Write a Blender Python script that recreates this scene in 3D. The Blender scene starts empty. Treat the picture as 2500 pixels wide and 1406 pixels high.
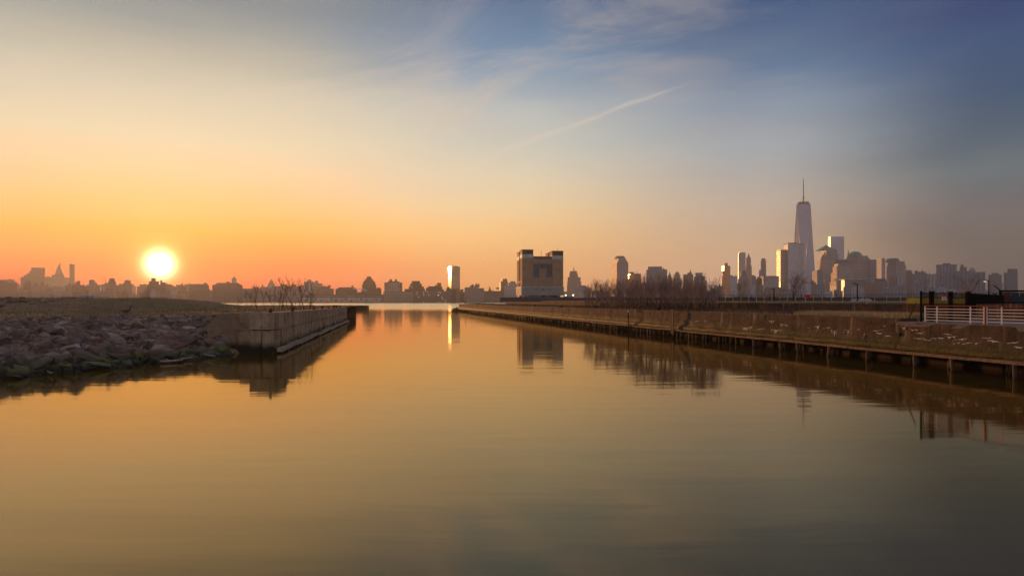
import bpy, bmesh, math, random
import numpy as np
from mathutils import Vector, Matrix, noise as mnoise

random.seed(7)
rng = np.random.default_rng(7)
scene = bpy.context.scene
COL = scene.collection
R = math.radians

# ------------------------------------------------------------------ camera
F, HX, HY, ZC = 1667.0, 1250.0, 735.0, 4.5       # focal length, principal column, horizon row (2500 px wide frame), eye height
cam = bpy.data.cameras.new('camera')
cam.lens = 24.0; cam.sensor_width = 36.0
cam.shift_y = (HY - 703.0) / 2500.0
cam.clip_start = 0.2; cam.clip_end = 30000
cam_o = bpy.data.objects.new('camera', cam); COL.objects.link(cam_o)
cam_o.location = (0, 0, ZC); cam_o.rotation_euler = (R(90), 0, 0)
scene.camera = cam_o

# ------------------------------------------------------------------ render / exposure
scene.render.engine = 'CYCLES'
scene.cycles.use_denoising = True
scene.cycles.max_bounces = 6; scene.cycles.diffuse_bounces = 2; scene.cycles.glossy_bounces = 4
scene.cycles.volume_bounces = 1; scene.cycles.transparent_max_bounces = 6
scene.cycles.sample_clamp_indirect = 6.0
scene.view_settings.view_transform = 'Standard'; scene.view_settings.look = 'None'
scene.view_settings.exposure = 0.0; scene.view_settings.gamma = 1.0
scene.view_settings.use_curve_mapping = False

SUN_AZ = math.atan((390 - HX) / F)               # negative: left of the view axis
SUN_EL = R(2.75)
SUND = Vector((math.sin(SUN_AZ) * math.cos(SUN_EL), math.cos(SUN_AZ) * math.cos(SUN_EL), math.sin(SUN_EL)))

def lin(c):
    return tuple((v / 255 / 12.92) if v / 255 <= 0.04045 else ((v / 255 + 0.055) / 1.055) ** 2.4 for v in c)

class NT:
    """small helper to wire shader nodes"""
    def __init__(s, tree): s.t = tree; s.n = tree.nodes; s.l = tree.links
    def node(s, typ, **kw):
        n = s.n.new(typ)
        for k, v in kw.items(): setattr(n, k, v)
        return n
    def put(s, sock, v):
        if v is None: return
        if isinstance(v, bpy.types.NodeSocket): s.l.new(v, sock)
        else:
            if isinstance(v, (tuple, list)) and len(v) == 3 and sock.type == 'RGBA': v = (*v, 1)
            sock.default_value = v
    def m(s, op, a, b=None, c=None, clamp=False):
        n = s.node('ShaderNodeMath', operation=op, use_clamp=clamp)
        s.put(n.inputs[0], a); s.put(n.inputs[1], b); s.put(n.inputs[2], c)
        return n.outputs[0]
    def vm(s, op, a, b=None):
        n = s.node('ShaderNodeVectorMath', operation=op)
        s.put(n.inputs[0], a); s.put(n.inputs[1], b)
        return n.outputs['Value'] if op in ('DOT_PRODUCT', 'LENGTH') else n.outputs[0]
    def mix(s, f, a, b, blend='MIX'):
        n = s.node('ShaderNodeMix', data_type='RGBA', blend_type=blend)
        n.clamp_factor = True
        s.put(n.inputs[0], f); s.put(n.inputs[6], a); s.put(n.inputs[7], b)
        return n.outputs[2]
    def rng(s, v, a, b, c=0.0, d=1.0, smooth=False):
        n = s.node('ShaderNodeMapRange'); n.clamp = True
        if smooth: n.interpolation_type = 'SMOOTHSTEP'
        s.put(n.inputs[0], v)
        for i, q in enumerate((a, b, c, d)): s.put(n.inputs[i + 1], q)
        return n.outputs[0]
    def ramp(s, f, pts, interp='LINEAR'):
        n = s.node('ShaderNodeValToRGB'); r = n.color_ramp; r.interpolation = interp
        while len(r.elements) > 1: r.elements.remove(r.elements[-1])
        r.elements[0].position = pts[0][0]; r.elements[0].color = (*pts[0][1], 1)
        for p, c in pts[1:]:
            e = r.elements.new(p); e.color = (*c, 1)
        s.put(n.inputs[0], f)
        return n.outputs[0]
    def noise(s, vec, scale, detail=4, rough=0.55, dist=0.0, out=0):
        n = s.node('ShaderNodeTexNoise')
        s.put(n.inputs['Vector'], vec); n.inputs['Scale'].default_value = scale
        n.inputs['Detail'].default_value = detail; n.inputs['Roughness'].default_value = rough
        n.inputs['Distortion'].default_value = dist
        return n.outputs[out]
    def mapping(s, vec, scale=(1, 1, 1), rot=(0, 0, 0), loc=(0, 0, 0)):
        n = s.node('ShaderNodeMapping'); s.put(n.inputs[0], vec)
        n.inputs['Location'].default_value = loc; n.inputs['Rotation'].default_value = rot; n.inputs['Scale'].default_value = scale
        return n.outputs[0]

# ------------------------------------------------------------------ world: sunrise sky
# colour of the air by elevation (degrees), for four bearings away from the sun; it is the same on both sides of the sun
#SKY_BEGIN
SKY = {
 7: [(0, (0.7430, 0.0270, 0.0048)), (1.4, (0.8300, 0.0314, 0.0058)), (3, (1.0000, 0.1563, 0.0068)), (5.3, (1.0000, 0.4401, 0.0122)), (7.5, (1.0000, 0.6147, 0.2148)), (9.7, (1.0000, 0.7284, 0.4220)), (12.2, (0.8469, 0.7778, 0.5423)), (15.2, (0.6932, 0.6812, 0.5354)), (18.2, (0.4747, 0.5077, 0.4320)), (20.2, (0.3070, 0.3812, 0.3783)), (22.4, (0.2074, 0.2900, 0.3250)), (35, (0.2384, 0.2623, 0.3050)), (90, (0.2623, 0.2961, 0.3916))],
 27: [(0, (0.8110, 0.3216, 0.0947)), (1.2, (0.8345, 0.3485, 0.1023)), (3.3, (0.9200, 0.4548, 0.1492)), (5.7, (1.0102, 0.6313, 0.2377)), (8, (0.9132, 0.7470, 0.4233)), (10.4, (0.7964, 0.7473, 0.5495)), (13, (0.6096, 0.6693, 0.5953)), (16.2, (0.4712, 0.5609, 0.5808)), (19.3, (0.1359, 0.3103, 0.4928)), (23.8, (0.0489, 0.1636, 0.3265)), (40, (0.1746, 0.2086, 0.2961)), (90, (0.2623, 0.2961, 0.3916))],
 47: [(0, (0.6904, 0.4181, 0.2680)), (1.8, (0.7055, 0.4353, 0.2724)), (4.3, (0.6618, 0.4627, 0.2844)), (6.6, (0.6045, 0.4967, 0.3738)), (9.1, (0.4983, 0.4822, 0.4369)), (12.2, (0.3672, 0.4559, 0.5110)), (15.3, (0.2296, 0.3318, 0.4495)), (17.6, (0.0740, 0.1967, 0.3623)), (19.7, (0.0746, 0.1659, 0.3099)), (22.5, (0.0124, 0.0969, 0.2446)), (40, (0.1500, 0.1812, 0.2705)), (90, (0.2623, 0.2961, 0.3916))],
 63: [(0, (0.1047, 0.0922, 0.0779)), (1.3, (0.1047, 0.0922, 0.0779)), (3.8, (0.0873, 0.0995, 0.0872)), (6.6, (0.0829, 0.1235, 0.1435)), (9.3, (0.0895, 0.1682, 0.2005)), (12, (0.0325, 0.1069, 0.1795)), (14.6, (0.0093, 0.0840, 0.1864)), (17.2, (0.0076, 0.0731, 0.2043)), (19.7, (0.0054, 0.0512, 0.1801)), (40, (0.1384, 0.1683, 0.2623)), (90, (0.2623, 0.2961, 0.3916))],
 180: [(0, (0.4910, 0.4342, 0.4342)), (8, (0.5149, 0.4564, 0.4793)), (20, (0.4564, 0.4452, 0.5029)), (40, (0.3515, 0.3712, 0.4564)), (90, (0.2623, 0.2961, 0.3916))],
}
#SKY_END
world = bpy.data.worlds.new('World'); scene.world = world; world.use_nodes = True
W = NT(world.node_tree); W.n.clear()
tc = W.node('ShaderNodeTexCoord').outputs['Generated']
sep = W.node('ShaderNodeSeparateXYZ'); W.put(sep.inputs[0], tc)
dz = W.m('MAXIMUM', sep.outputs[2], 0.0)
el01 = W.m('DIVIDE', W.m('ARCSINE', W.m('MINIMUM', dz, 1.0)), math.pi / 2)
hor = W.vm('NORMALIZE', W.vm('MULTIPLY', tc, (1, 1, 0)))
cosr = W.vm('DOT_PRODUCT', hor, (math.sin(SUN_AZ), math.cos(SUN_AZ), 0))
rel = W.m('MULTIPLY', W.m('ARCCOSINE', W.m('MINIMUM', W.m('MAXIMUM', cosr, -1.0), 1.0)), 180 / math.pi)
keys = sorted(SKY)
def elmap(e): return math.sqrt(e / 90.0)
elf = W.m('SQRT', el01)
col = None; prev = None
# slow uneven drift of the gradient, like thin high haze
tq = W.mapping(tc, (1, 1, 6))
wob = W.noise(tq, 1.6, 4, 0.55)
relw = W.m('MULTIPLY_ADD', W.m('SUBTRACT', wob, 0.5), 10.0, rel)
elw = W.m('MULTIPLY_ADD', W.m('SUBTRACT', W.noise(tq, 3.0, 5, 0.6), 0.5), 0.03, elf)
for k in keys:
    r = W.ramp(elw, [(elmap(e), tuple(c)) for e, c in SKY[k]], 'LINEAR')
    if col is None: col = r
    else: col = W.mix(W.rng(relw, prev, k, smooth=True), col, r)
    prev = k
# thin cirrus: a streaky sheet seen in perspective
den = W.m('ADD', dz, 0.10)
plane = W.vm('DIVIDE', tc, None)
dv = W.node('ShaderNodeCombineXYZ')
for i in range(3): W.put(dv.inputs[i], den)
W.l.new(dv.outputs[0], plane.node.inputs[1])
pl2 = W.mapping(plane, (1, 1, 0), (0, 0, R(35)))
c1 = W.noise(W.mapping(pl2, (0.7, 1.2, 1)), 1.5, 8, 0.66, 1.1)
c2 = W.noise(W.mapping(pl2, (0.8, 1.1, 1), loc=(3.1, 1.7, 0)), 0.6, 3, 0.5)
cir = W.m('MULTIPLY', W.rng(c1, 0.42, 0.72, smooth=True), W.rng(c2, 0.36, 0.60, smooth=True))
cir = W.m('MULTIPLY', W.m('MULTIPLY', cir, W.rng(dz, 0.10, 0.26, smooth=True)), W.rng(rel, 66, 30, 0.15, 1.0, smooth=True))
cloudcol = W.mix(W.rng(rel, 10, 60), lin((236, 216, 194)), lin((160, 158, 160)))
col = W.mix(W.m('MULTIPLY', cir, 0.50), col, cloudcol)
# flat stratus streaks low over the city
st = W.noise(W.mapping(tc, (2.2, 2.2, 55)), 1.3, 5, 0.6)
stm = W.m('MULTIPLY', W.rng(st, 0.52, 0.72, smooth=True), W.m('MULTIPLY', W.rng(dz, 0.02, 0.06), W.rng(dz, 0.24, 0.14)))
col = W.mix(W.m('MULTIPLY', stm, 0.13), col, W.mix(W.rng(rel, 15, 60), lin((255, 224, 180)), lin((112, 100, 104))))
# the vapour trail: a strip of one great circle
def pdir(px, py): return Vector(((px - HX) / F, 1, (HY - py) / F)).normalized()
ta, tb = pdir(1130, 408), pdir(1705, 190)
tn = ta.cross(tb).normalized(); tm = (ta + tb).normalized(); tt = tn.cross(tm).normalized()
if tt.dot(tb) < 0: tt = -tt
half = math.acos(max(-1, min(1, ta.dot(tb)))) / 2
wv = W.noise(W.mapping(tc, (1, 1, 1)), 14, 4, 0.6)
wv2 = W.noise(W.mapping(tc, (1, 1, 1)), 5, 2, 0.5)
along = W.vm('DOT_PRODUCT', tc, tuple(tt))
across = W.vm('DOT_PRODUCT', tc, tuple(tn))
across = W.m('ADD', across, W.m('MULTIPLY', W.m('SUBTRACT', wv2, 0.5), 0.022))
across = W.m('ADD', across, W.m('MULTIPLY', W.m('SUBTRACT', wv, 0.5), 0.006))
wid = W.rng(along, -math.sin(half), math.sin(half), 0.0085, 0.0024)
tr = W.m('SUBTRACT', 1.0, W.m('DIVIDE', W.m('ABSOLUTE', across), wid), clamp=True)
tr = W.m('MULTIPLY', tr, W.m('MULTIPLY', W.rng(along, -math.sin(half) * 1.1, -math.sin(half) * 0.55, smooth=True), W.rng(along, math.sin(half) * 1.02, math.sin(half) * 0.55, smooth=True)))
tr = W.m('MULTIPLY', tr, W.rng(wv, 0.3, 0.6, 0.45, 1.0))
tr = W.m('MULTIPLY', tr, W.rng(W.vm('DOT_PRODUCT', tc, tuple(tm)), 0.3, 0.6))
col = W.mix(W.m('MULTIPLY', tr, 0.42), col, lin((240, 222, 205)))
# the sun's aureole in the thin cloud
cs = W.vm('DOT_PRODUCT', tc, tuple(SUND))
ang = W.m('MULTIPLY', W.m('ARCCOSINE', W.m('MINIMUM', cs, 1.0)), 180 / math.pi)
def gauss(sig): return W.m('EXPONENT', W.m('MULTIPLY', W.m('POWER', W.m('DIVIDE', ang, sig), 2.0), -1.0))
core = W.mix(1.0, (7.0, 6.0, 3.6), gauss(0.80), 'MULTIPLY')
ring = W.mix(1.0, (0.6, 0.36, 0.05), gauss(1.7), 'MULTIPLY')
wide = W.mix(1.0, (0.36, 0.19, 0.028), W.m('EXPONENT', W.m('DIVIDE', ang, -5.5)), 'MULTIPLY')
glow = W.mix(1.0, W.mix(1.0, core, ring, 'ADD'), wide, 'ADD')
col = W.mix(1.0, col, glow, 'ADD')
sky = W.node('ShaderNodeTexSky', sky_type='NISHITA', sun_disc=False)
sky.sun_elevation = SUN_EL; sky.sun_rotation = SUN_AZ; sky.dust_density = 4.0; sky.air_density = 1.5; sky.ozone_density = 2.0
bg1 = W.node('ShaderNodeBackground'); W.put(bg1.inputs[0], sky.outputs[0]); bg1.inputs[1].default_value = 0.05
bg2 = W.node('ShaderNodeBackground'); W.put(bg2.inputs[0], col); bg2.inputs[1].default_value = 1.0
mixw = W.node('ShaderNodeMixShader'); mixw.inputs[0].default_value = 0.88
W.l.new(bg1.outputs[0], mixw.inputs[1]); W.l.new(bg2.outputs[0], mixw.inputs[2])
wo = W.node('ShaderNodeOutputWorld'); W.l.new(mixw.outputs[0], wo.inputs[0])

sun = bpy.data.lights.new('sun', 'SUN'); sun.energy = 3.7; sun.angle = R(0.6); sun.color = (1.0, 0.43, 0.13)
sun_o = bpy.data.objects.new('sun', sun); COL.objects.link(sun_o)
sun_o.rotation_euler = (-SUND).to_track_quat('-Z', 'Y').to_euler()
sun_o.location = SUND * 900 + Vector((0, 0, 300))

# ------------------------------------------------------------------ helpers
MATS = {}
def material(name, build):
    m = bpy.data.materials.new(name); m.use_nodes = True
    t = NT(m.node_tree); t.n.clear()
    out = t.node('ShaderNodeOutputMaterial'); p = t.node('ShaderNodeBsdfPrincipled')
    t.l.new(p.outputs[0], out.inputs[0])
    build(t, p, out); MATS[name] = m
    return m
def geo(t): return t.node('ShaderNodeNewGeometry')
def wpos(t): return geo(t).outputs['Position']
def bump(t, p, h, strength, dist):
    b = t.node('ShaderNodeBump'); b.inputs['Strength'].default_value = strength; b.inputs['Distance'].default_value = dist
    t.put(b.inputs['Height'], h); t.l.new(b.outputs[0], p.inputs['Normal'])

def plain(name, c, rough=0.7, metal=0.0, var=0.25, scale=2.0, emit=None, spec=0.12):
    def f(t, p, o):
        n = t.noise(wpos(t), scale, 5, 0.6)
        t.put(p.inputs['Base Color'], t.mix(t.rng(n, 0.3, 0.7), tuple(v * (1 - var) for v in c), tuple(min(1, v * (1 + var)) for v in c)))
        p.inputs['Roughness'].default_value = rough; p.inputs['Metallic'].default_value = metal; p.inputs['Specular IOR Level'].default_value = spec
        if emit:
            p.inputs['Emission Color'].default_value = (*emit[0], 1); p.inputs['Emission Strength'].default_value = emit[1]
    return material(name, f)

def facade(name, wall, glass, fh=3.8, bw=4.0, wf=0.5, wb=0.6, grough=0.42, gmetal=0.0, lit=0.0, bwall=0.9):
    """far facade: floors and bays too small to model singly"""
    def f(t, p, o):
        s = t.node('ShaderNodeSeparateXYZ'); t.put(s.inputs[0], wpos(t))
        u = t.m('ADD', t.m('MULTIPLY', s.outputs[0], 1.0), t.m('MULTIPLY', s.outputs[1], 0.83))
        fu = t.m('DIVIDE', u, bw); fz = t.m('DIVIDE', s.outputs[2], fh)
        mu = t.m('LESS_THAN', t.m('FRACT', fu), wb); mz = t.m('LESS_THAN', t.m('FRACT', fz), wf)
        mk = t.m('MULTIPLY', mu, mz)
        nz = t.node('ShaderNodeSeparateXYZ'); t.put(nz.inputs[0], geo(t).outputs['Normal'])
        mk = t.m('MULTIPLY', mk, t.m('LESS_THAN', t.m('ABSOLUTE', nz.outputs[2]), 0.6))
        big = t.noise(wpos(t), 0.05, 3, 0.6)
        wcol = t.mix(big, tuple(v * 0.8 for v in wall), tuple(min(1, v * 1.2) for v in wall))
        cell = t.node('ShaderNodeCombineXYZ'); t.put(cell.inputs[0], t.m('FLOOR', fu)); t.put(cell.inputs[1], t.m('FLOOR', fz))
        wn = t.node('ShaderNodeTexWhiteNoise', noise_dimensions='2D'); t.put(wn.inputs['Vector'], cell.outputs[0])
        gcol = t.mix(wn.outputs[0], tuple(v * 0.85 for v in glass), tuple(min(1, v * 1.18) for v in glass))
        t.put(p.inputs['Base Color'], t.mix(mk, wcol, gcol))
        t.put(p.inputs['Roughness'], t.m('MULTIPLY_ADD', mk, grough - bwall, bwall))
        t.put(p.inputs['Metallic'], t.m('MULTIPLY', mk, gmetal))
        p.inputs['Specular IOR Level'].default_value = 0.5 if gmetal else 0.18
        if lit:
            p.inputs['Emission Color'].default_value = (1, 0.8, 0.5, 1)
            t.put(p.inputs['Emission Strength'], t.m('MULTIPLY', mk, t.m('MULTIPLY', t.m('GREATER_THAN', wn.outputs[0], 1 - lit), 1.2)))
    return material(name, f)

def mesh(name, verts, faces, mat, parent=None, loc=None, smooth=False, kind=None):
    me = bpy.data.meshes.new(name); me.from_pydata([tuple(v) for v in verts], [], faces); me.update()
    if mat is not None: me.materials.append(MATS[mat] if isinstance(mat, str) else mat)
    if smooth: me.polygons.foreach_set('use_smooth', [True] * len(me.polygons))
    return link(name, me, parent, loc, kind)
def link(name, me, parent=None, loc=None, kind=None, rot=None, scale=None):
    o = bpy.data.objects.new(name, me); COL.objects.link(o)
    if parent is not None: o.parent = parent
    if loc is not None: o.location = loc
    if rot is not None: o.rotation_euler = rot
    if scale is not None: o.scale = scale
    if kind: o['kind'] = kind
    return o
def tag(o, label, cat, group=None, kind=None):
    o['label'] = label
    if cat: o['category'] = cat
    if group: o['group'] = group
    if kind: o['kind'] = kind
    return o
def thing(name, label, cat, loc=(0, 0, 0), rz=0.0, group=None):
    o = bpy.data.objects.new(name, None); COL.objects.link(o); o.empty_display_size = 0.3
    o.location = loc; o.rotation_euler = (0, 0, rz)
    return tag(o, label, cat, group)
def structure(o, label=None):
    o['kind'] = 'structure'
    if label: o['label'] = label
    return o
def box_vf(a, b):
    (x0, y0, z0), (x1, y1, z1) = a, b
    v = [(x0, y0, z0), (x1, y0, z0), (x1, y1, z0), (x0, y1, z0), (x0, y0, z1), (x1, y0, z1), (x1, y1, z1), (x0, y1, z1)]
    f = [(0, 3, 2, 1), (4, 5, 6, 7), (0, 1, 5, 4), (1, 2, 6, 5), (2, 3, 7, 6), (3, 0, 4, 7)]
    return v, f
def box(name, a, b, mat, parent=None, loc=None):
    v, f = box_vf(a, b); return mesh(name, v, f, mat, parent, loc)
def bevel_box(name, a, b, mat, parent=None, bev=0.03, jit=0.0, loc=None, cuts=0):
    bm = bmesh.new(); v, f = box_vf(a, b); bv = [bm.verts.new(x) for x in v]
    for q in f: bm.faces.new([bv[i] for i in q])
    if cuts: bmesh.ops.subdivide_edges(bm, edges=list(bm.edges), cuts=cuts, use_grid_fill=True)
    else: bmesh.ops.bevel(bm, geom=list(bm.edges), offset=bev, segments=1, affect='EDGES')
    if jit:
        for q in bm.verts: q.co += Vector((random.uniform(-jit, jit), random.uniform(-jit, jit), random.uniform(-jit, jit)))
    me = bpy.data.meshes.new(name); bm.to_mesh(me); bm.free()
    me.materials.append(MATS[mat])
    return link(name, me, parent, loc)
def prism(foot, z0, z1, top=None):
    n = len(foot); top = top or foot
    v = [(x, y, z0) for x, y in foot] + [(x, y, z1) for x, y in top]
    f = [tuple(reversed(range(n))), tuple(range(n, 2 * n))] + [(i, (i + 1) % n, n + (i + 1) % n, n + i) for i in range(n)]
    return v, f
def tube_vf(pts, rads, sides=6, cap=True):
    v, f = [], []
    pts = [Vector(p) for p in pts]
    for i, p in enumerate(pts):
        d = (pts[min(i + 1, len(pts) - 1)] - pts[max(i - 1, 0)]).normalized()
        a = d.cross(Vector((0.3, 0.9, 0.2))).normalized(); b = d.cross(a)
        for k in range(sides):
            t = 2 * math.pi * k / sides
            v.append(tuple(p + (a * math.cos(t) + b * math.sin(t)) * rads[i]))
    for i in range(len(pts) - 1):
        for k in range(sides):
            k2 = (k + 1) % sides
            f.append((i * sides + k, i * sides + k2, (i + 1) * sides + k2, (i + 1) * sides + k))
    if cap:
        f.append(tuple(reversed(range(sides)))); f.append(tuple(range((len(pts) - 1) * sides, len(pts) * sides)))
    return v, f
def tube(name, pts, rads, mat, parent=None, sides=6, smooth=True):
    v, f = tube_vf(pts, rads, sides); return mesh(name, v, f, mat, parent, smooth=smooth)
def merge(parts):
    V, Fc = [], []
    for v, f in parts:
        o = len(V); V += list(v); Fc += [tuple(i + o for i in q) for q in f]
    return V, Fc
def P(px, py, D): return Vector(((px - HX) / F * D, D, ZC + (HY - py) / F * D))
def zpx(py, D): return ZC + (HY - py) / F * D

# ------------------------------------------------------------------ materials
def mk_water(t, p, o):
    pos = wpos(t)
    s = t.node('ShaderNodeSeparateXYZ'); t.put(s.inputs[0], pos)
    open_ = t.rng(s.outputs[1], 260, 520, smooth=True)              # sheltered slip -> open river
    a = t.noise(t.mapping(pos, (0.22, 1.0, 1), (0, 0, R(4))), 0.9, 3, 0.55, 0.3)
    b = t.noise(t.mapping(pos, (0.16, 1.0, 1), (0, 0, R(-5))), 0.16, 3, 0.5)
    c = t.noise(t.mapping(pos, (0.5, 1.0, 1)), 0.02, 2, 0.5)
    patch = t.rng(c, 0.35, 0.65, 0.35, 1.0)
    h = t.m('ADD', t.m('MULTIPLY', t.m('MULTIPLY', a, patch), 0.010), t.m('MULTIPLY', b, 0.030))
    h = t.m('MULTIPLY', h, t.m('MULTIPLY_ADD', open_, 5.0, 1.0))
    bp = t.node('ShaderNodeBump'); bp.inputs['Strength'].default_value = 1.0; bp.inputs['Distance'].default_value = 1.0; t.put(bp.inputs['Height'], h)
    t.n.remove(p)
    fr = t.node('ShaderNodeFresnel'); fr.inputs['IOR'].default_value = 3.2; t.l.new(bp.outputs[0], fr.inputs['Normal'])
    di = t.node('ShaderNodeBsdfDiffuse'); di.inputs['Color'].default_value = (0.075, 0.042, 0.007, 1)      # silt in the water
    gl = t.node('ShaderNodeBsdfGlossy'); t.put(gl.inputs['Color'], t.mix(t.rng(fr.outputs[0], 0.26, 0.60), (1.0, 0.70, 0.36), (1.0, 0.90, 0.68)))
    t.l.new(bp.outputs[0], gl.inputs['Normal'])
    t.put(gl.inputs['Roughness'], t.m('MULTIPLY_ADD', open_, 0.2, 0.05))
    mx = t.node('ShaderNodeMixShader'); t.l.new(fr.outputs[0], mx.inputs[0]); t.l.new(di.outputs[0], mx.inputs[1]); t.l.new(gl.outputs[0], mx.inputs[2])
    t.l.new(mx.outputs[0], o.inputs[0])
material('water', mk_water)

def mk_rock(t, p, o):
    pos = wpos(t); g = geo(t)
    ri = g.outputs['Random Per Island']
    s = t.node('ShaderNodeSeparateXYZ'); t.put(s.inputs[0], pos)
    oi = t.node('ShaderNodeObjectInfo').outputs['Random']
    rr = t.m('FRACT', t.m('ADD', ri, oi))
    base = t.ramp(rr, [(0.0, (0.12, 0.082, 0.065)), (0.25, (0.26, 0.18, 0.145)), (0.5, (0.30, 0.21, 0.165)), (0.72, (0.30, 0.155, 0.105)), (0.88, (0.56, 0.43, 0.35)), (1.0, (0.16, 0.115, 0.095))])
    n = t.noise(pos, 3.0, 6, 0.65)
    base = t.mix(t.rng(n, 0.3, 0.75), t.mix(1.0, base, (0.55, 0.52, 0.5), 'MULTIPLY'), base)
    wet = t.rng(t.m('MULTIPLY_ADD', t.noise(pos, 0.6, 4, 0.6), 1.3, t.m('SUBTRACT', s.outputs[2], 0.65)), 1.0, 0.45)   # algae reach up from the tide line
    alg = t.mix(t.rng(t.m('FRACT', t.m('MULTIPLY', rr, 7.3)), 0.2, 0.9), (0.045, 0.038, 0.020), (0.13, 0.15, 0.028))
    dark = t.rng(s.outputs[2], 0.42, 0.12)
    colr = t.mix(wet, base, alg)
    colr = t.mix(dark, colr, (0.018, 0.015, 0.012))
    t.put(p.inputs['Base Color'], colr)
    t.put(p.inputs['Roughness'], t.m('MULTIPLY_ADD', wet, -0.28, 0.85))
    p.inputs['Specular IOR Level'].default_value = 0.25; bump(t, p, t.noise(pos, 3.5, 8, 0.75), 1.0, 0.16)
material('rock', mk_rock)

def mk_soil(t, p, o):
    pos = wpos(t)
    n = t.noise(pos, 0.12, 5, 0.6); n2 = t.noise(pos, 1.5, 6, 0.7); n3 = t.noise(t.mapping(pos, (0.35, 1.4, 1)), 0.09, 4, 0.55)
    c = t.mix(t.rng(n, 0.35, 0.65), (0.19, 0.105, 0.055), (0.27, 0.165, 0.09))
    c = t.mix(t.rng(n3, 0.57, 0.68), c, (0.15, 0.15, 0.035))
    c = t.mix(t.rng(n2, 0.45, 0.75), c, (0.11, 0.07, 0.045))
    t.put(p.inputs['Base Color'], c); p.inputs['Roughness'].default_value = 0.95
    p.inputs['Specular IOR Level'].default_value = 0.1; bump(t, p, n2, 0.8, 0.15)
material('soil', mk_soil)

def mk_concrete(name, c0, c1, algae_z, pale=0.0, streak=1.0, rust=0.2, algc=(0.05, 0.055, 0.015)):
    tide = algae_z > -1
    def f(t, p, o):
        pos = wpos(t)
        s = t.node('ShaderNodeSeparateXYZ'); t.put(s.inputs[0], pos)
        oi = t.node('ShaderNodeObjectInfo').outputs['Random']
        n = t.noise(pos, 0.55, 6, 0.65); n2 = t.noise(pos, 4.0, 5, 0.7)
        c = t.mix(t.rng(n, 0.3, 0.7), c0, c1)
        c = t.mix(t.m('MULTIPLY', t.rng(n2, 0.4, 0.75), 0.45), c, tuple(v * 0.55 for v in c0))
        c = t.mix(t.m('MULTIPLY', oi, 0.28), c, tuple(v * 0.6 for v in c0))
        c = t.mix(t.m('MULTIPLY', t.rng(t.noise(t.mapping(pos, (0.5, 0.5, 1.6), loc=(4, 7, 2)), 0.8, 6, 0.68), 0.52, 0.64), 0.55), c, tuple(v * 0.4 for v in c0))
        strk = t.noise(t.mapping(pos, (1.6, 1.6, 0.10)), 1.2, 5, 0.65)           # run-off streaks
        c = t.mix(t.m('MULTIPLY', t.rng(strk, 0.50, 0.68), 0.65 * streak), c, (0.035, 0.024, 0.016))
        if pale: c = t.mix(t.m('MULTIPLY', t.rng(t.noise(t.mapping(pos, (1.4, 1.4, 0.14), loc=(9, 3, 1)), 1.0, 4, 0.6), 0.60, 0.68), pale), c, (0.5, 0.40, 0.30))
        c = t.mix(t.m('MULTIPLY', t.rng(t.noise(pos, 0.35, 5, 0.6), 0.55, 0.7), rust), c, (0.16, 0.06, 0.025))
        hz = t.m('MULTIPLY_ADD', t.m('SUBTRACT', n, 0.5), 1.1, s.outputs[2])
        wet = t.rng(hz, algae_z + 0.35, algae_z - 0.25)
        c = t.mix(wet, c, t.mix(t.rng(n2, 0.4, 0.65), tuple(v * 0.45 for v in algc), algc))
        if tide: c = t.mix(t.rng(hz, 0.75, 0.35), c, (0.02, 0.016, 0.012))
        t.put(p.inputs['Base Color'], c); t.put(p.inputs['Roughness'], t.m('MULTIPLY_ADD', wet, -0.2, 0.88))
        p.inputs['Specular IOR Level'].default_value = 0.12
        bump(t, p, t.m('ADD', n2, t.m('MULTIPLY', n, 0.6)), 0.7, 0.10)
    return material(name, f)
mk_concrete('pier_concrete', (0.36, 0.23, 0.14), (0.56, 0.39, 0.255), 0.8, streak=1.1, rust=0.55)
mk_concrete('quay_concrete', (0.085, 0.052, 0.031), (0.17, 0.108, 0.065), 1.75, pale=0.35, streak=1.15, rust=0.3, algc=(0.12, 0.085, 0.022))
mk_concrete('back_wall', (0.10, 0.055, 0.032), (0.16, 0.095, 0.058), -5.0, pale=0.55, streak=1.0, rust=0.6)
mk_concrete('walkway', (0.17, 0.14, 0.125), (0.26, 0.215, 0.19), -5.0, streak=0.0, rust=0.0)
mk_concrete('old_timber', (0.34, 0.25, 0.18), (0.52, 0.40, 0.30), -5.0, streak=0.6, rust=0.1)
mk_concrete('timber', (0.24, 0.14, 0.07), (0.40, 0.25, 0.135), -5.0, streak=0.6, rust=0.2)
def mk_pile(t, p, o):
    pos = wpos(t); s = t.node('ShaderNodeSeparateXYZ'); t.put(s.inputs[0], pos)
    n = t.noise(t.mapping(pos, (6, 6, 0.8)), 1.0, 5, 0.6)
    c = t.mix(t.rng(n, 0.3, 0.7), (0.075, 0.038, 0.02), (0.18, 0.10, 0.05))
    c = t.mix(t.rng(s.outputs[2], 0.30, 0.02), c, (0.02, 0.016, 0.01))
    t.put(p.inputs['Base Color'], c); p.inputs['Roughness'].default_value = 0.8
    bump(t, p, n, 0.7, 0.03)
material('pile_wood', mk_pile)
plain('driftwood', (0.34, 0.25, 0.20), 0.8, scale=4)
plain('bark', (0.08, 0.047, 0.034), 0.95, spec=0.02)
plain('twig', (0.31, 0.195, 0.15), 0.9)
plain('dark_twig', (0.075, 0.042, 0.032), 0.95, spec=0.02)
plain('dry_grass', (0.55, 0.37, 0.17), 0.9, var=0.4)
plain('green_grass', (0.13, 0.12, 0.035), 0.9, var=0.4)
plain('weed', (0.17, 0.095, 0.05), 0.9, var=0.4)
plain('iron', (0.03, 0.022, 0.02), 0.9, 0.0, spec=0.03)
plain('rust_iron', (0.10, 0.045, 0.025), 0.8, 0.2)
plain('black_paint', (0.014, 0.010, 0.010), 1.0, spec=0.0)
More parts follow.
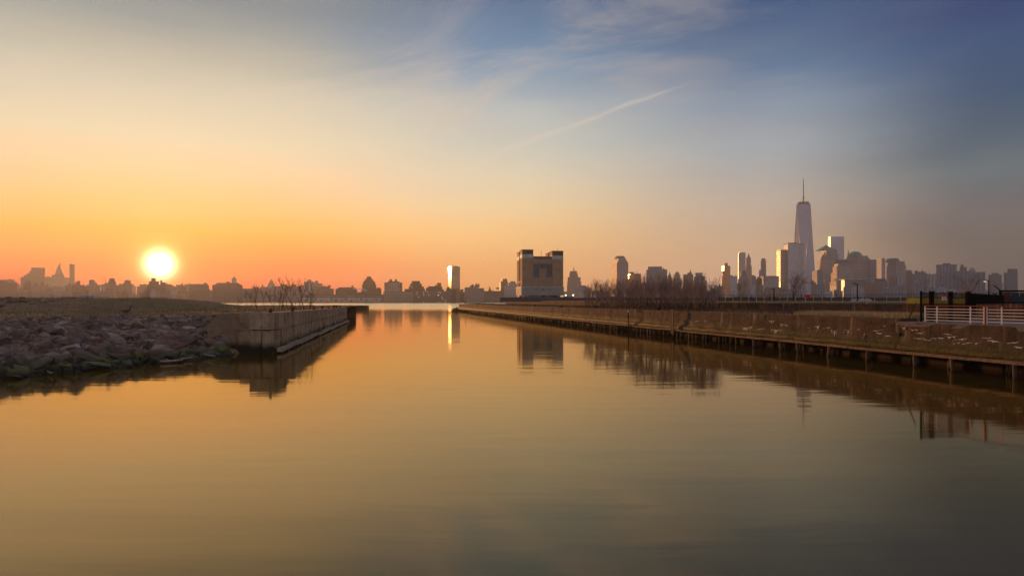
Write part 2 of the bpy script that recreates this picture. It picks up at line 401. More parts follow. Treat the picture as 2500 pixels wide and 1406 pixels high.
plain('white_paint', (0.80, 0.68, 0.66), 0.45, var=0.06)
plain('red_paint', (0.22, 0.035, 0.03), 0.5, var=0.12)
plain('yellow_paint', (0.62, 0.36, 0.03), 0.6, var=0.15)
plain('sign_red', (0.75, 0.02, 0.03), 0.5)
plain('sign_white', (0.75, 0.66, 0.66), 0.5)
plain('crust', (0.56, 0.43, 0.35), 0.9, var=0.35, scale=1.3)
plain('galvanised', (0.42, 0.34, 0.29), 0.5, 0.3)
plain('goose_brown', (0.10, 0.065, 0.045), 0.8)
plain('asphalt', (0.06, 0.052, 0.05), 0.9)
plain('berm', (0.055, 0.04, 0.034), 0.95)
plain('tarp', (0.40, 0.39, 0.42), 0.8)
plain('lamp_glow', (0.9, 0.9, 0.85), 0.4, emit=((1.0, 0.93, 0.8), 0.5))
plain('work_light', (0.9, 0.9, 0.9), 0.4, emit=((1.0, 0.9, 0.72), 9.0))
plain('lit_window', (0.8, 0.7, 0.5), 0.4, emit=((1.0, 0.82, 0.55), 0.7))
plain('city_ground', (0.10, 0.085, 0.08), 0.95, scale=0.01)
# city facades
facade('brick_dark', (0.115, 0.06, 0.045), (0.03, 0.03, 0.035), 3.6, 4.2, 0.45, 0.45)
facade('brick_mid', (0.21, 0.125, 0.095), (0.04, 0.04, 0.045), 3.6, 4.0, 0.45, 0.5)
facade('stone_tan', (0.30, 0.225, 0.185), (0.05, 0.05, 0.055), 3.8, 4.4, 0.5, 0.5)
facade('stone_grey', (0.18, 0.20, 0.245), (0.06, 0.065, 0.075), 3.9, 4.0, 0.5, 0.55)
facade('pink_granite', (0.235, 0.215, 0.225), (0.11, 0.12, 0.15), 4.0, 3.2, 0.5, 0.55, 0.36)
facade('concrete_pale', (0.37, 0.355, 0.36), (0.10, 0.095, 0.10), 3.6, 4.5, 0.5, 0.6)
facade('glass_blue', (0.20, 0.22, 0.26), (0.36, 0.42, 0.52), 4.0, 3.0, 0.8, 0.85, 0.40, 0.6, bwall=0.6)
facade('glass_dark', (0.09, 0.09, 0.10), (0.09, 0.10, 0.12), 4.0, 3.0, 0.75, 0.85, 0.34, 0.3, bwall=0.5)
facade('glass_bronze', (0.15, 0.11, 0.10), (0.26, 0.18, 0.14), 4.0, 4.5, 0.85, 0.9, 0.36, 0.35, bwall=0.6)
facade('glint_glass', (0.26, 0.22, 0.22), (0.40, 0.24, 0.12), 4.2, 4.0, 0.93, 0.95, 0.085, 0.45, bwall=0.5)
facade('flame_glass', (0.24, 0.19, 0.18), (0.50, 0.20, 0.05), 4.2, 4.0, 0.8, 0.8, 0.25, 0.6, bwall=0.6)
facade('glass_mirror', (0.30, 0.24, 0.22), (0.55, 0.47, 0.42), 4.2, 4.0, 0.93, 0.95, 0.085, 0.9, bwall=0.2)
facade('steel_ripple', (0.32, 0.30, 0.30), (0.16, 0.16, 0.18), 300.0, 6.0, 1.0, 0.45, 0.3, 0.3, bwall=0.35)
facade('loft_lit', (0.135, 0.10, 0.088), (0.04, 0.04, 0.045), 4.5, 5.0, 0.5, 0.5, lit=0.01)
plain('copper', (0.075, 0.20, 0.165), 0.6, scale=0.05)
plain('roof_dark', (0.06, 0.055, 0.055), 0.7, scale=0.05)
plain('roof_slate', (0.085, 0.11, 0.115), 0.5, scale=0.05)
plain('band_pale', (0.44, 0.36, 0.32), 0.6, scale=0.05)
plain('band_tan', (0.38, 0.28, 0.23), 0.6, scale=0.05)
plain('steel', (0.30, 0.28, 0.28), 0.4, 0.6, scale=0.05)
plain('mast', (0.10, 0.06, 0.055), 0.6, scale=0.05)
plain('shed_pale', (0.46, 0.42, 0.40), 0.6, scale=0.05)
plain('shed_dark', (0.14, 0.115, 0.105), 0.7, scale=0.05)
plain('vent_brick', (0.36, 0.22, 0.14), 0.85, scale=0.35, var=0.14)
plain('vent_stone', (0.30, 0.285, 0.265), 0.7, scale=0.4, var=0.08)
plain('vent_cap', (0.13, 0.07, 0.05), 0.7, scale=0.4)
plain('vent_band', (0.42, 0.47, 0.42), 0.6, scale=0.4)
plain('louvre', (0.19, 0.165, 0.165), 0.5, scale=0.4)
plain('pier_dark', (0.045, 0.028, 0.025), 0.85, scale=0.4)
plain('sheet_pile', (0.16, 0.09, 0.045), 0.8, scale=0.3, var=0.4)
plain('orange_paint', (0.65, 0.22, 0.05), 0.6)

# ------------------------------------------------------------------ setting: water, shores
v, f = [(-4600, -500, 0), (4600, -500, 0), (4600, 1704, 0), (-4600, 1704, 0)], [(0, 1, 2, 3)]
structure(mesh('water', v, f, 'water'), 'calm brown river water filling the slip')
v, f = box_vf((-4600, 1700, -1.5), (4600, 4200, 1.6))
structure(mesh('far_shore', v, f, 'city_ground'), 'flat far bank of the river under the city')

SHORE = [(-400, -20), (-200, 2), (-70, 14), (-40, 27), (-29.8, 39.5), (-26.9, 46.9), (-23.3, 57.2)]
SH = np.array(SHORE, float)
def pier_x(Y): return -10.2 - 0.172 * Y
def shore_dist(X, Y):
    X = np.asarray(X, float); Y = np.asarray(Y, float)
    d = np.full(X.shape, 1e9)
    for (ax, ay), (bx, by) in zip(SHORE[:-1], SHORE[1:]):
        t = np.clip(((X - ax) * (bx - ax) + (Y - ay) * (by - ay)) / ((bx - ax) ** 2 + (by - ay) ** 2), 0, 1)
        d = np.minimum(d, np.hypot(X - ax - t * (bx - ax), Y - ay - t * (by - ay)))
    xs = np.interp(Y, SH[:, 1], SH[:, 0])
    return np.where((Y > 57.2) | (X < xs), d, -d)
def sstep(a, b, x): t = np.clip((x - a) / (b - a), 0, 1); return t * t * (3 - 2 * t)
def land_h(X, Y):
    X = np.asarray(X, float); Y = np.asarray(Y, float)
    d = shore_dist(X, Y)
    z = np.interp(d, [-6, 0, 5, 12, 20, 30, 400], [-1.6, -0.1, 1.15, 2.25, 2.85, 3.1, 3.2])
    z = z + 1.85 * sstep(42, 60, -X - 0.1 * (Y - 100)) * sstep(78, 112, Y) * (1 - 0.9 * sstep(122, 150, Y))
    inside = ((X > -27.8 - 0.172 * (Y - 64)) & (Y > 64.2)) | ((X > -23.0) & (Y > 60.3))
    z = np.where(inside, np.maximum(z, 3.2), z)
    z = np.where((X > -23.3) & (Y < 60.3), -1.5, z)
    return z
ys = np.concatenate([np.linspace(-20, 36, 18), np.arange(38, 130, 1.5), np.linspace(132, 188, 24), [188.4]])
ss = np.concatenate([np.arange(0, 75, 1.5), np.linspace(78, 420, 30)])
V, Fc = [], []
for j, Y in enumerate(ys):
    xr = pier_x(Y) - 0.4 if Y > 58.4 else float(np.interp(Y, SH[:, 1], SH[:, 0])) + 4
    X = xr - ss
    Z = land_h(X, np.full_like(X, Y))
    if Y > 188.2: Z = np.full_like(Z, -1.5)
    for x, z in zip(X, Z):
        V.append((x, Y, z + 0.22 * mnoise.noise((x * 0.25, Y * 0.25, 0)) + 0.10 * mnoise.noise((x * 0.9, Y * 0.9, 3))))
nS = len(ss)
for j in range(len(ys) - 1):
    for i in range(nS - 1):
        a = j * nS + i; Fc.append((a + 1, a, a + nS, a + nS + 1))
embank = structure(mesh('rock_embankment', V, Fc, 'soil', smooth=True), 'grassy mound and stony bank on the sun side of the slip')

# ------------------------------------------------------------------ riprap stones
def stone_mesh(i):
    bm = bmesh.new()
    for k in range(11 + i % 3):
        d = Vector((random.gauss(0, 1), random.gauss(0, 1), random.gauss(0, 1))).normalized()
        bm.verts.new((d.x * random.uniform(0.8, 1.1), d.y * random.uniform(0.75, 1.05), d.z * random.uniform(0.7, 1.0)))
    r = bmesh.ops.convex_hull(bm, input=list(bm.verts))
    bmesh.ops.delete(bm, geom=[g for g in r['geom_interior'] if isinstance(g, bmesh.types.BMVert)], context='VERTS')
    bmesh.ops.triangulate(bm, faces=list(bm.faces))
    me = bpy.data.meshes.new('stone'); bm.to_mesh(me); bm.free(); me.materials.append(MATS['rock'])
    return me
stones = [stone_mesh(i) for i in range(14)]
svf = [([v.co.copy() for v in m.vertices], [tuple(p.vertices) for p in m.polygons]) for m in stones]
cand = []
tries = 0
while len(cand) < 9000 and tries < 120000:
    tries += 1
    X = random.uniform(-95, -22); Y = random.uniform(24, 84)
    if X / Y < -0.86: continue
    d = float(shore_dist(X, Y))
    if d < -0.6 or d > 25: continue
    if (X > -28.3 - 0.172 * (Y - 64) and Y > 61.0) or (X > -24.6 and Y > 57.0): continue
    lim = 19 + 5 * mnoise.noise((X * 0.12, Y * 0.12, 5))
    if d > lim: 
        if random.random() < 0.985: continue
    z = float(land_h(X, Y))
    s = random.lognormvariate(-1.5, 0.62)
    s = min(s, 0.9) * (1.25 if d < 7 else 1.0) * (0.7 if d > 15 else 1.0)
    cand.append((s / Y, s, X, Y, z, d))
cand.sort(reverse=True)
for k, (q, s, X, Y, z, d) in enumerate(cand[:300]):
    o = link('stone', stones[k % 14], embank, (X, Y, z + s * 0.16), rot=(random.uniform(-.45, .45), random.uniform(-.45, .45), random.uniform(0, 6.28)),
             scale=(s * random.uniform(0.8, 1.25), s * random.uniform(0.6, 0.95), s * random.uniform(0.42, 0.9)))
parts = []
for k, (q, s, X, Y, z, d) in enumerate(cand[300:]):
    vs, fs = svf[k % 14]
    M = Matrix.Translation((X, Y, z + s * 0.18)) @ Matrix.Rotation(random.uniform(0, 6.28), 4, 'Z') @ Matrix.Rotation(random.uniform(-.5, .5), 4, 'X') @ Matrix.Diagonal((s * random.uniform(.8, 1.2), s * random.uniform(.6, 1), s * random.uniform(.4, .75), 1))
    parts.append(([M @ q2 for q2 in vs], fs))
# thin scatter of stones along the mound's crest
for k in range(420):
    X = random.uniform(-112, -66); Y = 92 + random.random() ** 1.6 * 18 + (-X - 66) * 0.02
    if X / Y < -0.84: continue
    s = random.uniform(0.12, 0.5); vs, fs = svf[k % 14]
    M = Matrix.Translation((X, Y, float(land_h(X, Y)) + s * 0.2)) @ Matrix.Rotation(random.uniform(0, 6.28), 4, 'Z') @ Matrix.Diagonal((s * 1.2, s, s * 0.6, 1))
    parts.append(([M @ q2 for q2 in vs], fs))
v, f = merge(parts)
mesh('small_stone', v, f, 'rock', embank, kind='stuff')

# ------------------------------------------------------------------ grass
def grass(name, pts, mat, h0, h1, w, label):
    V, Fc = [], []
    for (X, Y, Z) in pts:
        h = random.uniform(h0, h1); a = random.uniform(0, math.pi); lx, ly = random.gauss(0, .25) * h, random.gauss(0, .25) * h
        dx, dy = math.cos(a) * w, math.sin(a) * w; n = len(V)
        V += [(X - dx, Y - dy, Z - 0.05), (X + dx, Y + dy, Z - 0.05), (X + lx, Y + ly, Z + h)]; Fc.append((n, n + 1, n + 2))
    o = mesh(name, V, Fc, mat); return tag(o, label, None, kind='stuff')
def land_pts(n, x0, x1, y0, y1, test):
    out = []
    for _ in range(n):
        X, Y = random.uniform(x0, x1), random.uniform(y0, y1)
        if test(X, Y): out.append((X, Y, float(land_h(X, Y)) + 0.22 * mnoise.noise((X * .25, Y * .25, 0))))
    return out
grass('dry_grass', land_pts(9000, -110, -22, 62, 120, lambda X, Y: X < pier_x(Y) - 1.5 and shore_dist(np.array(X), np.array(Y)) > 17 and mnoise.noise((X * .1, Y * .1, 2)) > -0.1), 'weed', 0.08, 0.38, 0.03, 'short brown winter grass on the sun-side mound')
grass('green_grass', land_pts(7000, -110, -30, 66, 98, lambda X, Y: X < pier_x(Y) - 4 and shore_dist(np.array(X), np.array(Y)) > 15 and mnoise.noise((X * .06, Y * .22, 7)) > 0.05), 'green_grass', 0.05, 0.18, 0.05, 'thin green turf above the rock bank')
grass('pier_weed', land_pts(6500, -100, -24, 66, 187, lambda X, Y: X < pier_x(Y) - 1.2 and X > -62 - 0.172 * Y), 'weed', 0.12, 0.45, 0.04, 'tall brown weeds on top of the broken concrete pier')

# ------------------------------------------------------------------ sun-side concrete pier
lp = thing('concrete_pier', 'broken brown concrete pier wall with mossy foot beside the rock bank', 'pier', (-20.2, 58.2, 0))
base = Vector((-20.2, 58.2, 0))
def loc_pt(X, Y, Z): return Vector((X, Y, Z)) - base
Y0, n = 58.2, 11
L = 8.1
dvec = Vector((-0.172, 1, 0)).normalized(); nvec = Vector((dvec.y, -dvec.x, 0))      # nvec points at the water
def wall_block(name, s0, s1, zt0, zt1, zb, out, depth, mat, parent, org, d, nrm, jit=0.025, seg=6, zsteps=4, lean=0.0):
    """a cast block running from s0 to s1 along d, face pushed out by `out`, with slightly uneven faces"""
    V, Fc = [], []
    for i in range(seg + 1):
        s = s0 + (s1 - s0) * i / seg
        zt = zt0 + (zt1 - zt0) * i / seg
        ring = []
        for k in range(zsteps + 1):
            z = zt + (zb - zt) * k / zsteps
            e = out + lean * k / zsteps + (random.uniform(-jit, jit))
            q = org + d * s + nrm * e; ring.append((q.x, q.y, z + (random.uniform(-jit, jit) if k == 0 else 0)))
        q = org + d * s - nrm * depth
        ring = [(q.x, q.y, zt)] + ring + [(q.x, q.y, zb)]
        V += ring
    m = zsteps + 3
    for i in range(seg):
        for k in range(m - 1): Fc.append((i * m + k, (i + 1) * m + k, (i + 1) * m + k + 1, i * m + k + 1))
        Fc.append((i * m + m - 1, (i + 1) * m + m - 1, (i + 1) * m, i * m))
    Fc.append(tuple(range(m))); Fc.append(tuple(reversed(range(seg * m, (seg + 1) * m))))
    o = mesh(name, V, Fc, mat, parent)
    return o
for i in range(n):
    s0, s1 = i * L + (0.5 if i == 0 else 0.015), (i + 1) * L - 0.015
    zt = lambda s: 3.49 - 0.34 * s / (n * L)
    wall_block('concrete_block', s0, s1, zt(s0), zt(s1), 2.02, 0.0, 1.6, 'pier_concrete', lp, Vector((0, 0, 0)), dvec, nvec)
    o2 = (0.02, 0.04, 0.06, -0.12, -0.14, 0.05, -0.08, 0.03, 0.05, -0.05, 0.02)[i]
    wall_block('lower_block', s0, s1, 1.97, 1.97, -0.6, o2, 1.4, 'pier_concrete', lp, Vector((0, 0, 0)), dvec, nvec, lean=0.10)
for i in range(15):
    a, b = i * 5.9 + 0.2, i * 5.9 + 6.05
    zz = 0.16 + 0.06 * math.sin(i * 2.1)
    wall_block('timber_waler', a, b, zz + 0.34, zz + 0.30 + 0.05 * math.sin(i), zz, 0.55, -0.12, 'old_timber', lp, Vector((0, 0, 0)), dvec, nvec, jit=0.02, seg=4, zsteps=1)
for i in range(30):
    q = dvec * (0.9 + i * 2.95) + nvec * 0.44
    tube('pile', [q + Vector((0, 0, -0.8)), q + Vector((0, 0, 0.30 + 0.1 * math.sin(i * 3)))], [0.14, 0.12], 'pile_wood', lp, 6)
# front end of the pier: two leaning end blocks, a lower slab and the set-back wing wall
fx = Vector((-1, 0.06, 0)).normalized(); fn = Vector((-0.06, -1, 0)).normalized()
for (a_, c_, zt_, out_, ln_) in ((-0.16, 0.95, 3.49, 0.0, .05), (1.0, 2.05, 3.42, -0.06, .10)):
    wall_block('end_block', a_, c_, zt_, zt_ - .03, 2.08, out_, 2.6, 'pier_concrete', lp, Vector((-0.18, -0.02, 0)), fx, fn, 0.04, 4, 4, lean=ln_)
    wall_block('lower_end_block', a_ + .05, c_ - .04, 2.0, 1.95, -0.6, out_ + .02, 1.2, 'pier_concrete', lp, Vector((-0.18, -0.02, 0)), fx, fn, 0.06, 4, 5, lean=ln_ * 1.2)
wall_block('broken_slab', 2.2, 4.15, 2.12, 2.02, -0.5, -0.6, 2.2, 'pier_concrete', lp, Vector((0, 0, 0)), fx, fn, 0.05, 4, 5, lean=0.35)
wall_block('wing_wall', 1.9, 5.75, 3.45, 3.42, -0.2, -5.6, 7.2, 'pier_concrete', lp, Vector((0, 0, 0)), fx, fn, 0.04, 5, 5)
wall_block('fallen_slab', 2.3, 3.9, 2.95, 2.2, 1.5, -3.6, 3.95, 'pier_concrete', lp, Vector((0, 0, 0)), fx, fn, 0.06, 3, 2)
# mooring cleats on the pier edge
for i, (s, sc) in enumerate([(1.0, 0.24), (14, .26), (33, .26), (44, .24), (54, .22), (64, .26), (70, .3), (78, .26)]):
    q = base + dvec * s - nvec * 0.55; zt_ = 3.49 - 0.34 * s / (n * L)
    c = thing('mooring_bollard', 'squat rusty iron mooring bollard on the edge of the broken pier', 'bollard', (q.x, q.y, zt_), random.uniform(0, 3), 'bollards along the broken pier')
    tube('post', [(0, 0, -0.02), (0, 0, sc * 0.6), (0, 0, sc * 1.2)], [sc * .75, sc * .5, sc * .6], 'rust_iron', c, 8)
    tube('cap', [(-sc * 1.0, 0, sc * 1.25), (sc * 1.0, 0, sc * 1.25)], [sc * .42, sc * .42], 'rust_iron', c, 8)

# low dark timber crib beyond the pier
fp = thing('timber_crib_pier', 'low dark ruined timber pier reaching into the river past the broken concrete pier', 'pier', (-88, 341, 0))
xs_ = np.linspace(-40, 15.5, 15)
for a, b in zip(xs_[:-1], xs_[1:]):
    zt1 = 2.35 + random.uniform(-0.12, 0.12)
    bevel_box('crib_wall', (a, -0.3 + random.uniform(-.2, .2), -0.6), (b - 0.05, 5.5, zt1), 'pier_dark', fp, 0.12, 0.06)
    bevel_box('fender_beam', (a, -0.75, 0.5 + random.uniform(-.15, .2)), (b - 0.1, -0.32, 1.1), 'pier_dark', fp, 0.06, 0.04)
for i in range(9):
    tube('pile', [(xs_[0] + i * 6.6, -0.95, -1), (xs_[0] + i * 6.6 + random.uniform(-.2, .2), -0.9, 1.7 + random.uniform(-.5, .7))], [.22, .2], 'pier_dark', fp, 6)

# ------------------------------------------------------------------ quay on the other side of the slip
def qx(Y): return 37.5 - 0.2 * Y
qd = Vector((-0.2, 1, 0)).normalized(); qn = Vector((-qd.y, qd.x, 0))              # qn points at the water
qbase = Vector((qx(48.8), 48.8, 0))
quay = thing('concrete_quay', 'long brown concrete quay wall with mossy ledge standing on timber piles', 'quay', qbase)
def qs(Y): return (Y - 48.8) / qd.y
S_END = qs(307)
def quay_prof(top): return [(-1.4, top), (-0.02, top), (0.0, top - 0.05), (0.0, top - 0.5), (0.02, top - 0.95), (0.13, top - 1.08), (0.15, 1.72), (0.24, 1.55), (0.42, 1.38), (0.46, 1.16), (0.40, 1.03), (-2.6, 1.03)]
def quay_pt(s, k, e, z, m):
    j = 0 if k in (0, m - 1) else 1
    bul = 0.10 * mnoise.noise((s * 0.35, 0, 4))
    ee = e + j * (bul * (1 if k > 4 else 0.15) + 0.04 * mnoise.noise((s * 1.3, z * 2, 8)))
    zz = z + (0.03 * mnoise.noise((s * 0.8, k, 1)) if 1 < k < m - 1 else 0) + (0.14 * mnoise.noise((s * 0.5, 2, 1)) if 5 <= k <= 9 else 0)
    return ee, zz
def quay_face(s, z, top=3.2):
    """how far out the wall's face stands at height z"""
    pr = quay_prof(top); pts = [quay_pt(s, k, e, zz, len(pr)) for k, (e, zz) in enumerate(pr)][1:11]
    for (e0, z0), (e1, z1) in zip(pts[:-1], pts[1:]):
        if z1 <= z <= z0: return e0 + (e1 - e0) * (z0 - z) / max(1e-6, z0 - z1)
    return pts[0][0] if z > pts[0][1] else pts[-1][0]
def quay_section(s0, s1, top):
    prof = quay_prof(top)
    seg = 14; V, Fc = [], []; m = len(prof)
    for i in range(seg + 1):
        s = s0 + (s1 - s0) * i / seg; edge = 1 - abs(2 * i / seg - 1) ** 8
        for k, (e, z) in enumerate(prof):
            ee, zz = quay_pt(s, k, e, z, m)
            ee -= (0.07 * (1 - edge) if 2 < k < m - 1 else 0)
            q = qd * s + qn * ee; V.append((q.x, q.y, zz))
    for i in range(seg):
        for k in range(m - 1): Fc.append((i * m + k, i * m + k + 1, (i + 1) * m + k + 1, (i + 1) * m + k))
        Fc.append((i * m + m - 1, i * m, (i + 1) * m, (i + 1) * m + m - 1))
    Fc.append(tuple(reversed(range(m)))); Fc.append(tuple(range(seg * m, (seg + 1) * m)))
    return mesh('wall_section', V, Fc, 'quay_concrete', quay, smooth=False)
s = 0.0; secs = []
quay_section(-12.2, -0.04, 3.02); quay_section(-24.5, -12.25, 3.02)
while s < S_END - 6:
    e = min(s + 12.1, S_END)
    secs.append(quay_section(s + 0.02, e - 0.03, 3.22 + random.uniform(-.03, .03))); s += 12.1
mesh('shade_backing', *(lambda a, b: ([(a + qn * -2.5)[:2] + (-1,), (b + qn * -2.5)[:2] + (-1,), (b + qn * -2.5)[:2] + (1.03,), (a + qn * -2.5)[:2] + (1.03,)], [(0, 1, 2, 3)]))(qd * -26, qd * S_END), 'pier_dark', quay)  # near-black sheet added in place of the darkness under the deck
i = 0; s = -24.0
while s < S_END - 1:
    ln = random.uniform(5.2, 6.6); zz = 0.84 + random.uniform(-0.03, 0.03)
    V, Fc = [], []
    for k in range(4):
        a = s + (ln - 0.05) * k / 3
        w = 0.78 + random.uniform(-.03, .03); dzz = random.uniform(-.015, .015)
        for (e, z) in ((0.30, zz), (w, zz), (w + random.uniform(-.02, .01), zz + 0.165 + dzz), (0.30, zz + 0.18 + dzz)):
            q = qd * a + qn * e; V.append((q.x, q.y, z))
    for k in range(3):
        for c in range(4): Fc.append((k * 4 + c, k * 4 + (c + 1) % 4, k * 4 + 4 + (c + 1) % 4, k * 4 + 4 + c))
    Fc += [(3, 2, 1, 0), (12, 13, 14, 15)]
    mesh('timber_waler', V, Fc, 'timber', quay); s += ln
pile_me = []
for k in range(10):
    lx, ly = random.uniform(-.28, .28), random.uniform(-.2, .2); r0 = random.uniform(.10, .17)
    v, f = tube_vf([(lx, ly, -1.2), (lx * .5, ly * .5, -0.1), (0, 0, 0.5), (0, 0, 0.86)], [r0, r0 * .82 if k % 2 else r0, r0, r0 * .95], 8)
    me = bpy.data.meshes.new('pile'); me.from_pydata([tuple(x) for x in v], [], f); me.materials.append(MATS['pile_wood']); pile_me.append(me)
s = -22.0
while s < S_END - 2:
    q = qd * s + qn * random.uniform(0.5, 0.62); link('pile', random.choice(pile_me), quay, (q.x, q.y, random.uniform(-.02, .0)), rot=(0, 0, random.uniform(0, 6)))
    if s < 130:
        for b in ((-0.55, 1.2), (-1.5, 2.3)):
            q = qd * (s + b[1] + random.uniform(-.3, .3)) + qn * b[0]; link('pile', random.choice(pile_me), quay, (q.x, q.y, 0), rot=(0, 0, random.uniform(0, 6)))
    s += random.uniform(2.3, 4.6)
# white mineral crusts that ran out of the wall's cracks (the places are those seen on the wall)
def crust(s, z, w, h):
    V, Fc = [], []; nseg = max(5, int(w / 0.11)); up = []; dn = []; slope = random.uniform(-.16, .02); ph = random.uniform(0, 6)
    for k in range(nseg + 1):
        t = k / nseg; a = s - w / 2 + w * t; taper = max(0.0, math.sin(math.pi * t)) ** 0.35
        drip = h * random.random() ** 0.5 if random.random() < .30 else 0.0
        u_ = z + slope * (t - .5) * w + .02 * math.sin(ph + t * 5) + random.uniform(-.03, .03)
        up.append((a, u_)); dn.append((a, u_ - (random.uniform(.015, .06) + drip * 1.5) * taper - .005))
    for (a, zz) in up + dn:
        e = quay_face(a, zz, 3.02 if a < 0 else 3.22) + 0.012
        q = qd * a + qn * e; V.append((q.x, q.y, zz))
    n_ = nseg + 1
    back = [(Vector(x) - qn * 0.08) for x in V]
    V2 = V + [tuple(x) for x in back]
    for k in range(nseg):
        Fc.append((k, n_ + k, n_ + k + 1, k + 1)); Fc.append((2 * n_ + k, k, k + 1, 2 * n_ + k + 1)); Fc.append((n_ + k, 3 * n_ + k, 3 * n_ + k + 1, n_ + k + 1))
    mesh('mineral_crust', V2, Fc, 'crust', quay)
def crust_px(px, py, wpx, hpx):
    D = 37.5 / ((px - HX) / F + 0.2); crust(qs(D), zpx(py, D), wpx / F * D * random.uniform(1.1, 1.9), hpx / F * D)
for c in [(1684, 781, 5, 6), (1706, 783, 18, 4), (1724, 782, 10, 2), (1757, 788, 5, 1), (1885, 783, 16, 4), (1915, 792, 20, 5), (1828, 799, 40, 7), (1862, 803, 20, 3), (1898, 805, 30, 8), (1988, 798, 34, 14),
          (2020, 800, 24, 8), (2044, 804, 26, 12), (2070, 806, 22, 8), (2095, 804, 14, 3), (2116, 815, 4, 10), (2142, 806, 26, 3), (2150, 812, 14, 2), (2172, 820, 16, 6), (2232, 804, 20, 3), (2250, 826, 24, 3),
          (2270, 830, 20, 7), (2290, 825, 24, 6), (2315, 815, 18, 3), (2325, 821, 18, 3), (2345, 828, 30, 7), (2340, 836, 16, 4), (2365, 837, 26, 2), (2392, 836, 8, 4), (2430, 832, 24, 2), (2410, 824, 16, 2), (2475, 836, 22, 3), (2246, 812, 22, 3),
          (1412, 768, 8, 4), (1440, 770, 10, 3), (1385, 766, 6, 3), (1300, 760, 6, 2), (2490, 846, 14, 2), (2205, 799, 10, 3), (1590, 776, 6, 2), (2160, 795, 8, 5)]:
    crust_px(*c)

# ground behind the quay, second wall, terrace
a0, a1 = qbase + qd * -40 - qn * 1.35, qbase + qd * S_END - qn * 1.35
def bx_(Y): return 47.7 - 0.2 * Y
gv = []
ny = 60
for j in range(ny + 1):
    Y = 8 + (306.5 - 8) * j / ny
    for k in range(8):
        t = k / 7; xx = qx(Y) + 1.3 + (bx_(Y) + 0.3 - qx(Y) - 1.3) * t
        gv.append((xx, Y, (3.0 if Y < 48.5 else 3.18) + 0.10 * t + 0.08 * mnoise.noise((xx * .5, Y * .5, 0)) * (0 if Y < 49 else 1)))
gf = [(j * 8 + k, j * 8 + k + 1, j * 8 + 9 + k, j * 8 + 8 + k) for j in range(ny) for k in range(7)]
structure(mesh('quay_ground', gv, gf, 'soil'), 'strip of bare soil and weeds on top of the long quay')
# concrete walkway behind the railing
def qpt(s, back, z): return qbase + qd * s - qn * back + Vector((0, 0, z))
vv = [qpt(-24, -0.0, 3.03), qpt(0.4, -0.0, 3.03), qpt(0.4, 6.5, 3.06), qpt(-24, 6.5, 3.06)]
V = [tuple(x + Vector((0, 0, 0.02))) for x in vv] + [tuple(x - Vector((0, 0, 0.3))) for x in vv]
structure(mesh('walkway', V, [(0, 3, 2, 1), (0, 1, 5, 4), (1, 2, 6, 5), (2, 3, 7, 6), (3, 0, 4, 7)], 'walkway'), 'pale concrete walkway behind the white railing')

bb = Vector((bx_(62), 62, 3.2))
bw = thing('retaining_wall', 'rust-stained brown retaining wall with yellow rail on top behind the quay strip', 'wall', bb)
s = -30.0; smax = (250 - 62) / qd.y
while s < smax:
    wall_block('wall_panel', s, s + 6.0 - 0.04, 1.04 + random.uniform(-.04, .04), 1.04, -0.4, 0.0, 0.5, 'back_wall', bw, Vector((0, 0, 0)), qd, qn, 0.02, 3, 2)
    s += 6.0
s = -1.5
while s < smax - 60:
    q = qd * s + qn * -0.15
    v, f = tube_vf([q + Vector((0, 0, 1.24)), q + qd * 5.9 + Vector((0, 0, 1.24))], [0.05, 0.05], 6)
    mesh('guard_rail', v, f, 'yellow_paint', bw); box('rail_post', (q.x - .05, q.y - .05, 1.0), (q.x + .05, q.y + .05, 1.2), 'yellow_paint', bw); s += 6.0
tv = [(bx_(Y) + 0.45, Y, 4.22) for Y in (10, 250)] + [(60, 330, 4.2), (900, 330, 4.2), (900, 10, 4.2)]
structure(mesh('terrace', tv + [(x, y, -1.5) for x, y, z in tv], [(0, 4, 3, 2, 1)] + [(i, (i + 1) % 5, 5 + (i + 1) % 5, 5 + i) for i in range(5)], 'asphalt'), 'dark paved ground above the retaining wall')
# low scrubby bank behind the chain-link fence
V, Fc = [], []
bxs = np.linspace(-5, 420, 120)
for x in bxs:
    yb = 292 - 0.05 * x
    hh = 1.9 + 0.5 * mnoise.noise((x * .06, 1, 0)) + 0.35 * mnoise.noise((x * .3, 1, 5))
    for (dy, z) in ((-9, 0), (-3, hh * .8), (0, hh), (5, hh * .8), (12, 0)): V.append((x, yb + dy, 4.2 + z))
for j in range(len(bxs) - 1):
    for k in range(4): a = j * 5 + k; Fc.append((a, a + 5, a + 6, a + 1))
structure(mesh('earth_bank', V, Fc, 'berm', smooth=True), 'low dark earth bank behind the chain-link fence')

# grass strips on the quay
def strip_pts(n, y0, y1, b0, b1, z, dens=lambda Y: True):
    out = []
    for _ in range(n):
        Y = random.uniform(y0, y1); b = random.uniform(b0, b1)
        if dens(Y): out.append((qx(Y) + b, Y, z))
    return out
grass('straw_grass', strip_pts(9000, 50, 64, 1.6, 5.5, 3.18), 'dry_grass', 0.18, 0.55, 0.022, 'pale straw-coloured grass along the quay edge')
grass('quay_weed', strip_pts(9000, 58, 300, 1.8, 9.5, 3.18), 'weed', 0.15, 0.65, 0.035, 'low brown weeds on the quay strip under the thicket')

